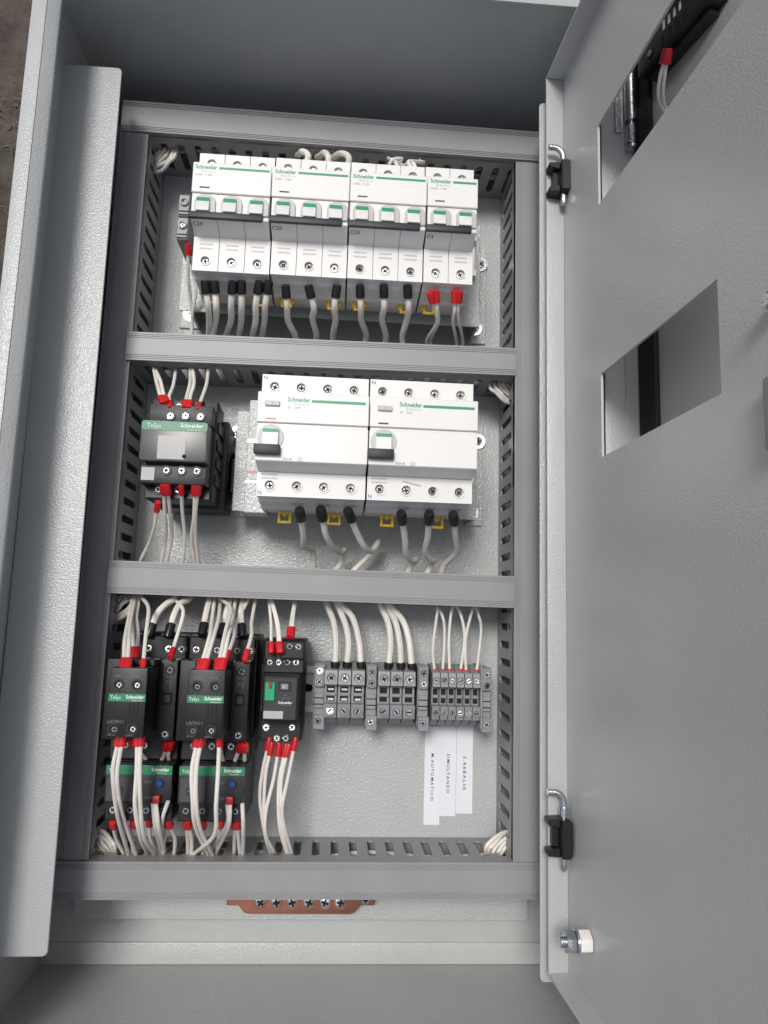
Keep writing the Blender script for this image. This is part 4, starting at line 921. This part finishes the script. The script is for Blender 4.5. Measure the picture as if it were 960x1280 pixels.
# terminals
G = 'thick wires entering the wide terminal blocks'
for pts, lab in (([(419,828),(420,802),(417,778),(409,756)], 'leftmost'), ([(434,828),(435,805),(431,782),(421,756)], 'second'), ([(451,828),(449,800),(441,772),(424,755)], 'third'),
        ([(486,829),(487,804),(484,778),(476,758)], 'fourth'), ([(501,829),(500,805),(495,780),(484,758)], 'fifth'), ([(514.5,830),(512,800),(504,775),(487,757)], 'rightmost')):
    wire([(u, v, 34+(1.5 if i else 0)*i) for i, (u, v) in enumerate(pts)] + [(pts[-1][0]-3, pts[-1][1]-10, 34)], TK, '%s thick white wire curving down into the wide terminal blocks' % lab, G, 'black', flen=6, fr=3.3)
G = 'thin wire loops on the narrow terminals'
for pts, lab in (([(543,837),(541.5,808),(546,764),(549,758),(554,772),(555.5,800),(553.5,837)], 'left'), ([(562,837),(561.5,800),(567,765),(570,758),(575,772),(578,798),(576,837)], 'middle'), ([(582.5,838),(583,800),(589,765),(593,758),(599,770),(601,788),(596,838)], 'right')):
    zz = [33, 36, 40, 38, 40, 36, 33]
    t_ = wire([(u, v, zz[i]) for i, (u, v) in enumerate(pts)], TN*0.85, '%s thin white wire loop arching over the narrow terminal blocks' % lab, G, 'red', flen=6, fr=2.3)
    e = P(pts[-1][0], pts[-1][1], 33); t_.part('ferrule', MB().tube([(e.x, e.y+0.6, e.z), (e.x, e.y-6, e.z)], 2.3, 12), RED, world=True)
# seen in the upper cutout of the inner door
for k, off in enumerate((0, 4)):
    wire([(829.5+off*.9, 79, 199), (824+off*1.5, 98, 194), (822+off*1.5, 118, 188), (829+off*1.5, 136, 180), (848+off, 152, 176)], TN*0.85, '%s of the two white wires seen through the upper door cutout' % ('left', 'right')[k], 'wires on the outer door', 'red', flen=6, fr=2.6)
# bundles lying inside the ducts, showing through slots and open corners
def bundle(a, b, n, what, axis, spread=14, r=TN):
    for k in range(n):
        off = (k+0.5)/n*spread - spread/2; pts = []
        for i in range(7):
            f_ = i/6; p = Vector(a).lerp(Vector(b), f_)
            j = off + random.uniform(-2, 2)
            if axis == 'x': p.y += j
            else: p.x += j
            p.z = 8 + random.uniform(0, 30) if 0 < i < 6 else p.z
            pts.append(p)
        wire(pts, r, '%s white wire inside the %s duct, counted from the %s' % (ORD[k], what, 'left' if axis == 'y' else 'lower side'), 'wires inside the ducts', None, world=True)
bundle((-10, 20, 20), (-10, 520, 20), 5, 'left upright', 'y', 12)
bundle((302, 520, 20), (302, 10, 20), 5, 'right upright', 'y', 12)
bundle((0, 549, 20), (285, 549, 20), 5, 'top', 'x', 12)
bundle((5, -11, 20), (285, -11, 20), 9, 'bottom', 'x', 10, 1.5)
bundle((5, 362, 20), (285, 365, 20), 4, 'upper crosswise', 'x', 10)
bundle((5, 190, 20), (285, 189, 20), 4, 'lower crosswise', 'x', 10)
for cu, cv_, lab, dx, dy in ((200, 192, 'top left', 1, 1), (125, 1060, 'bottom left', 1, 1), (627, 1062, 'bottom right', -1, 1), (633, 482, 'mid right', -1, 1), (150, 752, 'mid left', 1, 1)):
    for k in range(5):
        s_ = -1 if dx < 0 else 1
        fl_ = -1 if cv_ > 1000 else 1
        wire([(cu-s_*(20-k*2), cv_+fl_*(24), 12+k*4), (cu-s_*(12-k*3.6), cv_+fl_*(10+k*2.5), 28+k*2), (cu-s_*(4-k*4.2), cv_+fl_*(1+k*2.2), 33+k*2), (cu+s_*(3+k*4.2), cv_-fl_*(8-k*2.2), 32+k*2), (cu+s_*(10+k*2), cv_-fl_*22, 14)], 1.45, 'white wire turning the duct corner, %s, %s one' % (lab, ['deepest', 'second deepest', 'middle', 'second topmost', 'topmost'][k]), 'wires turning the duct corners')
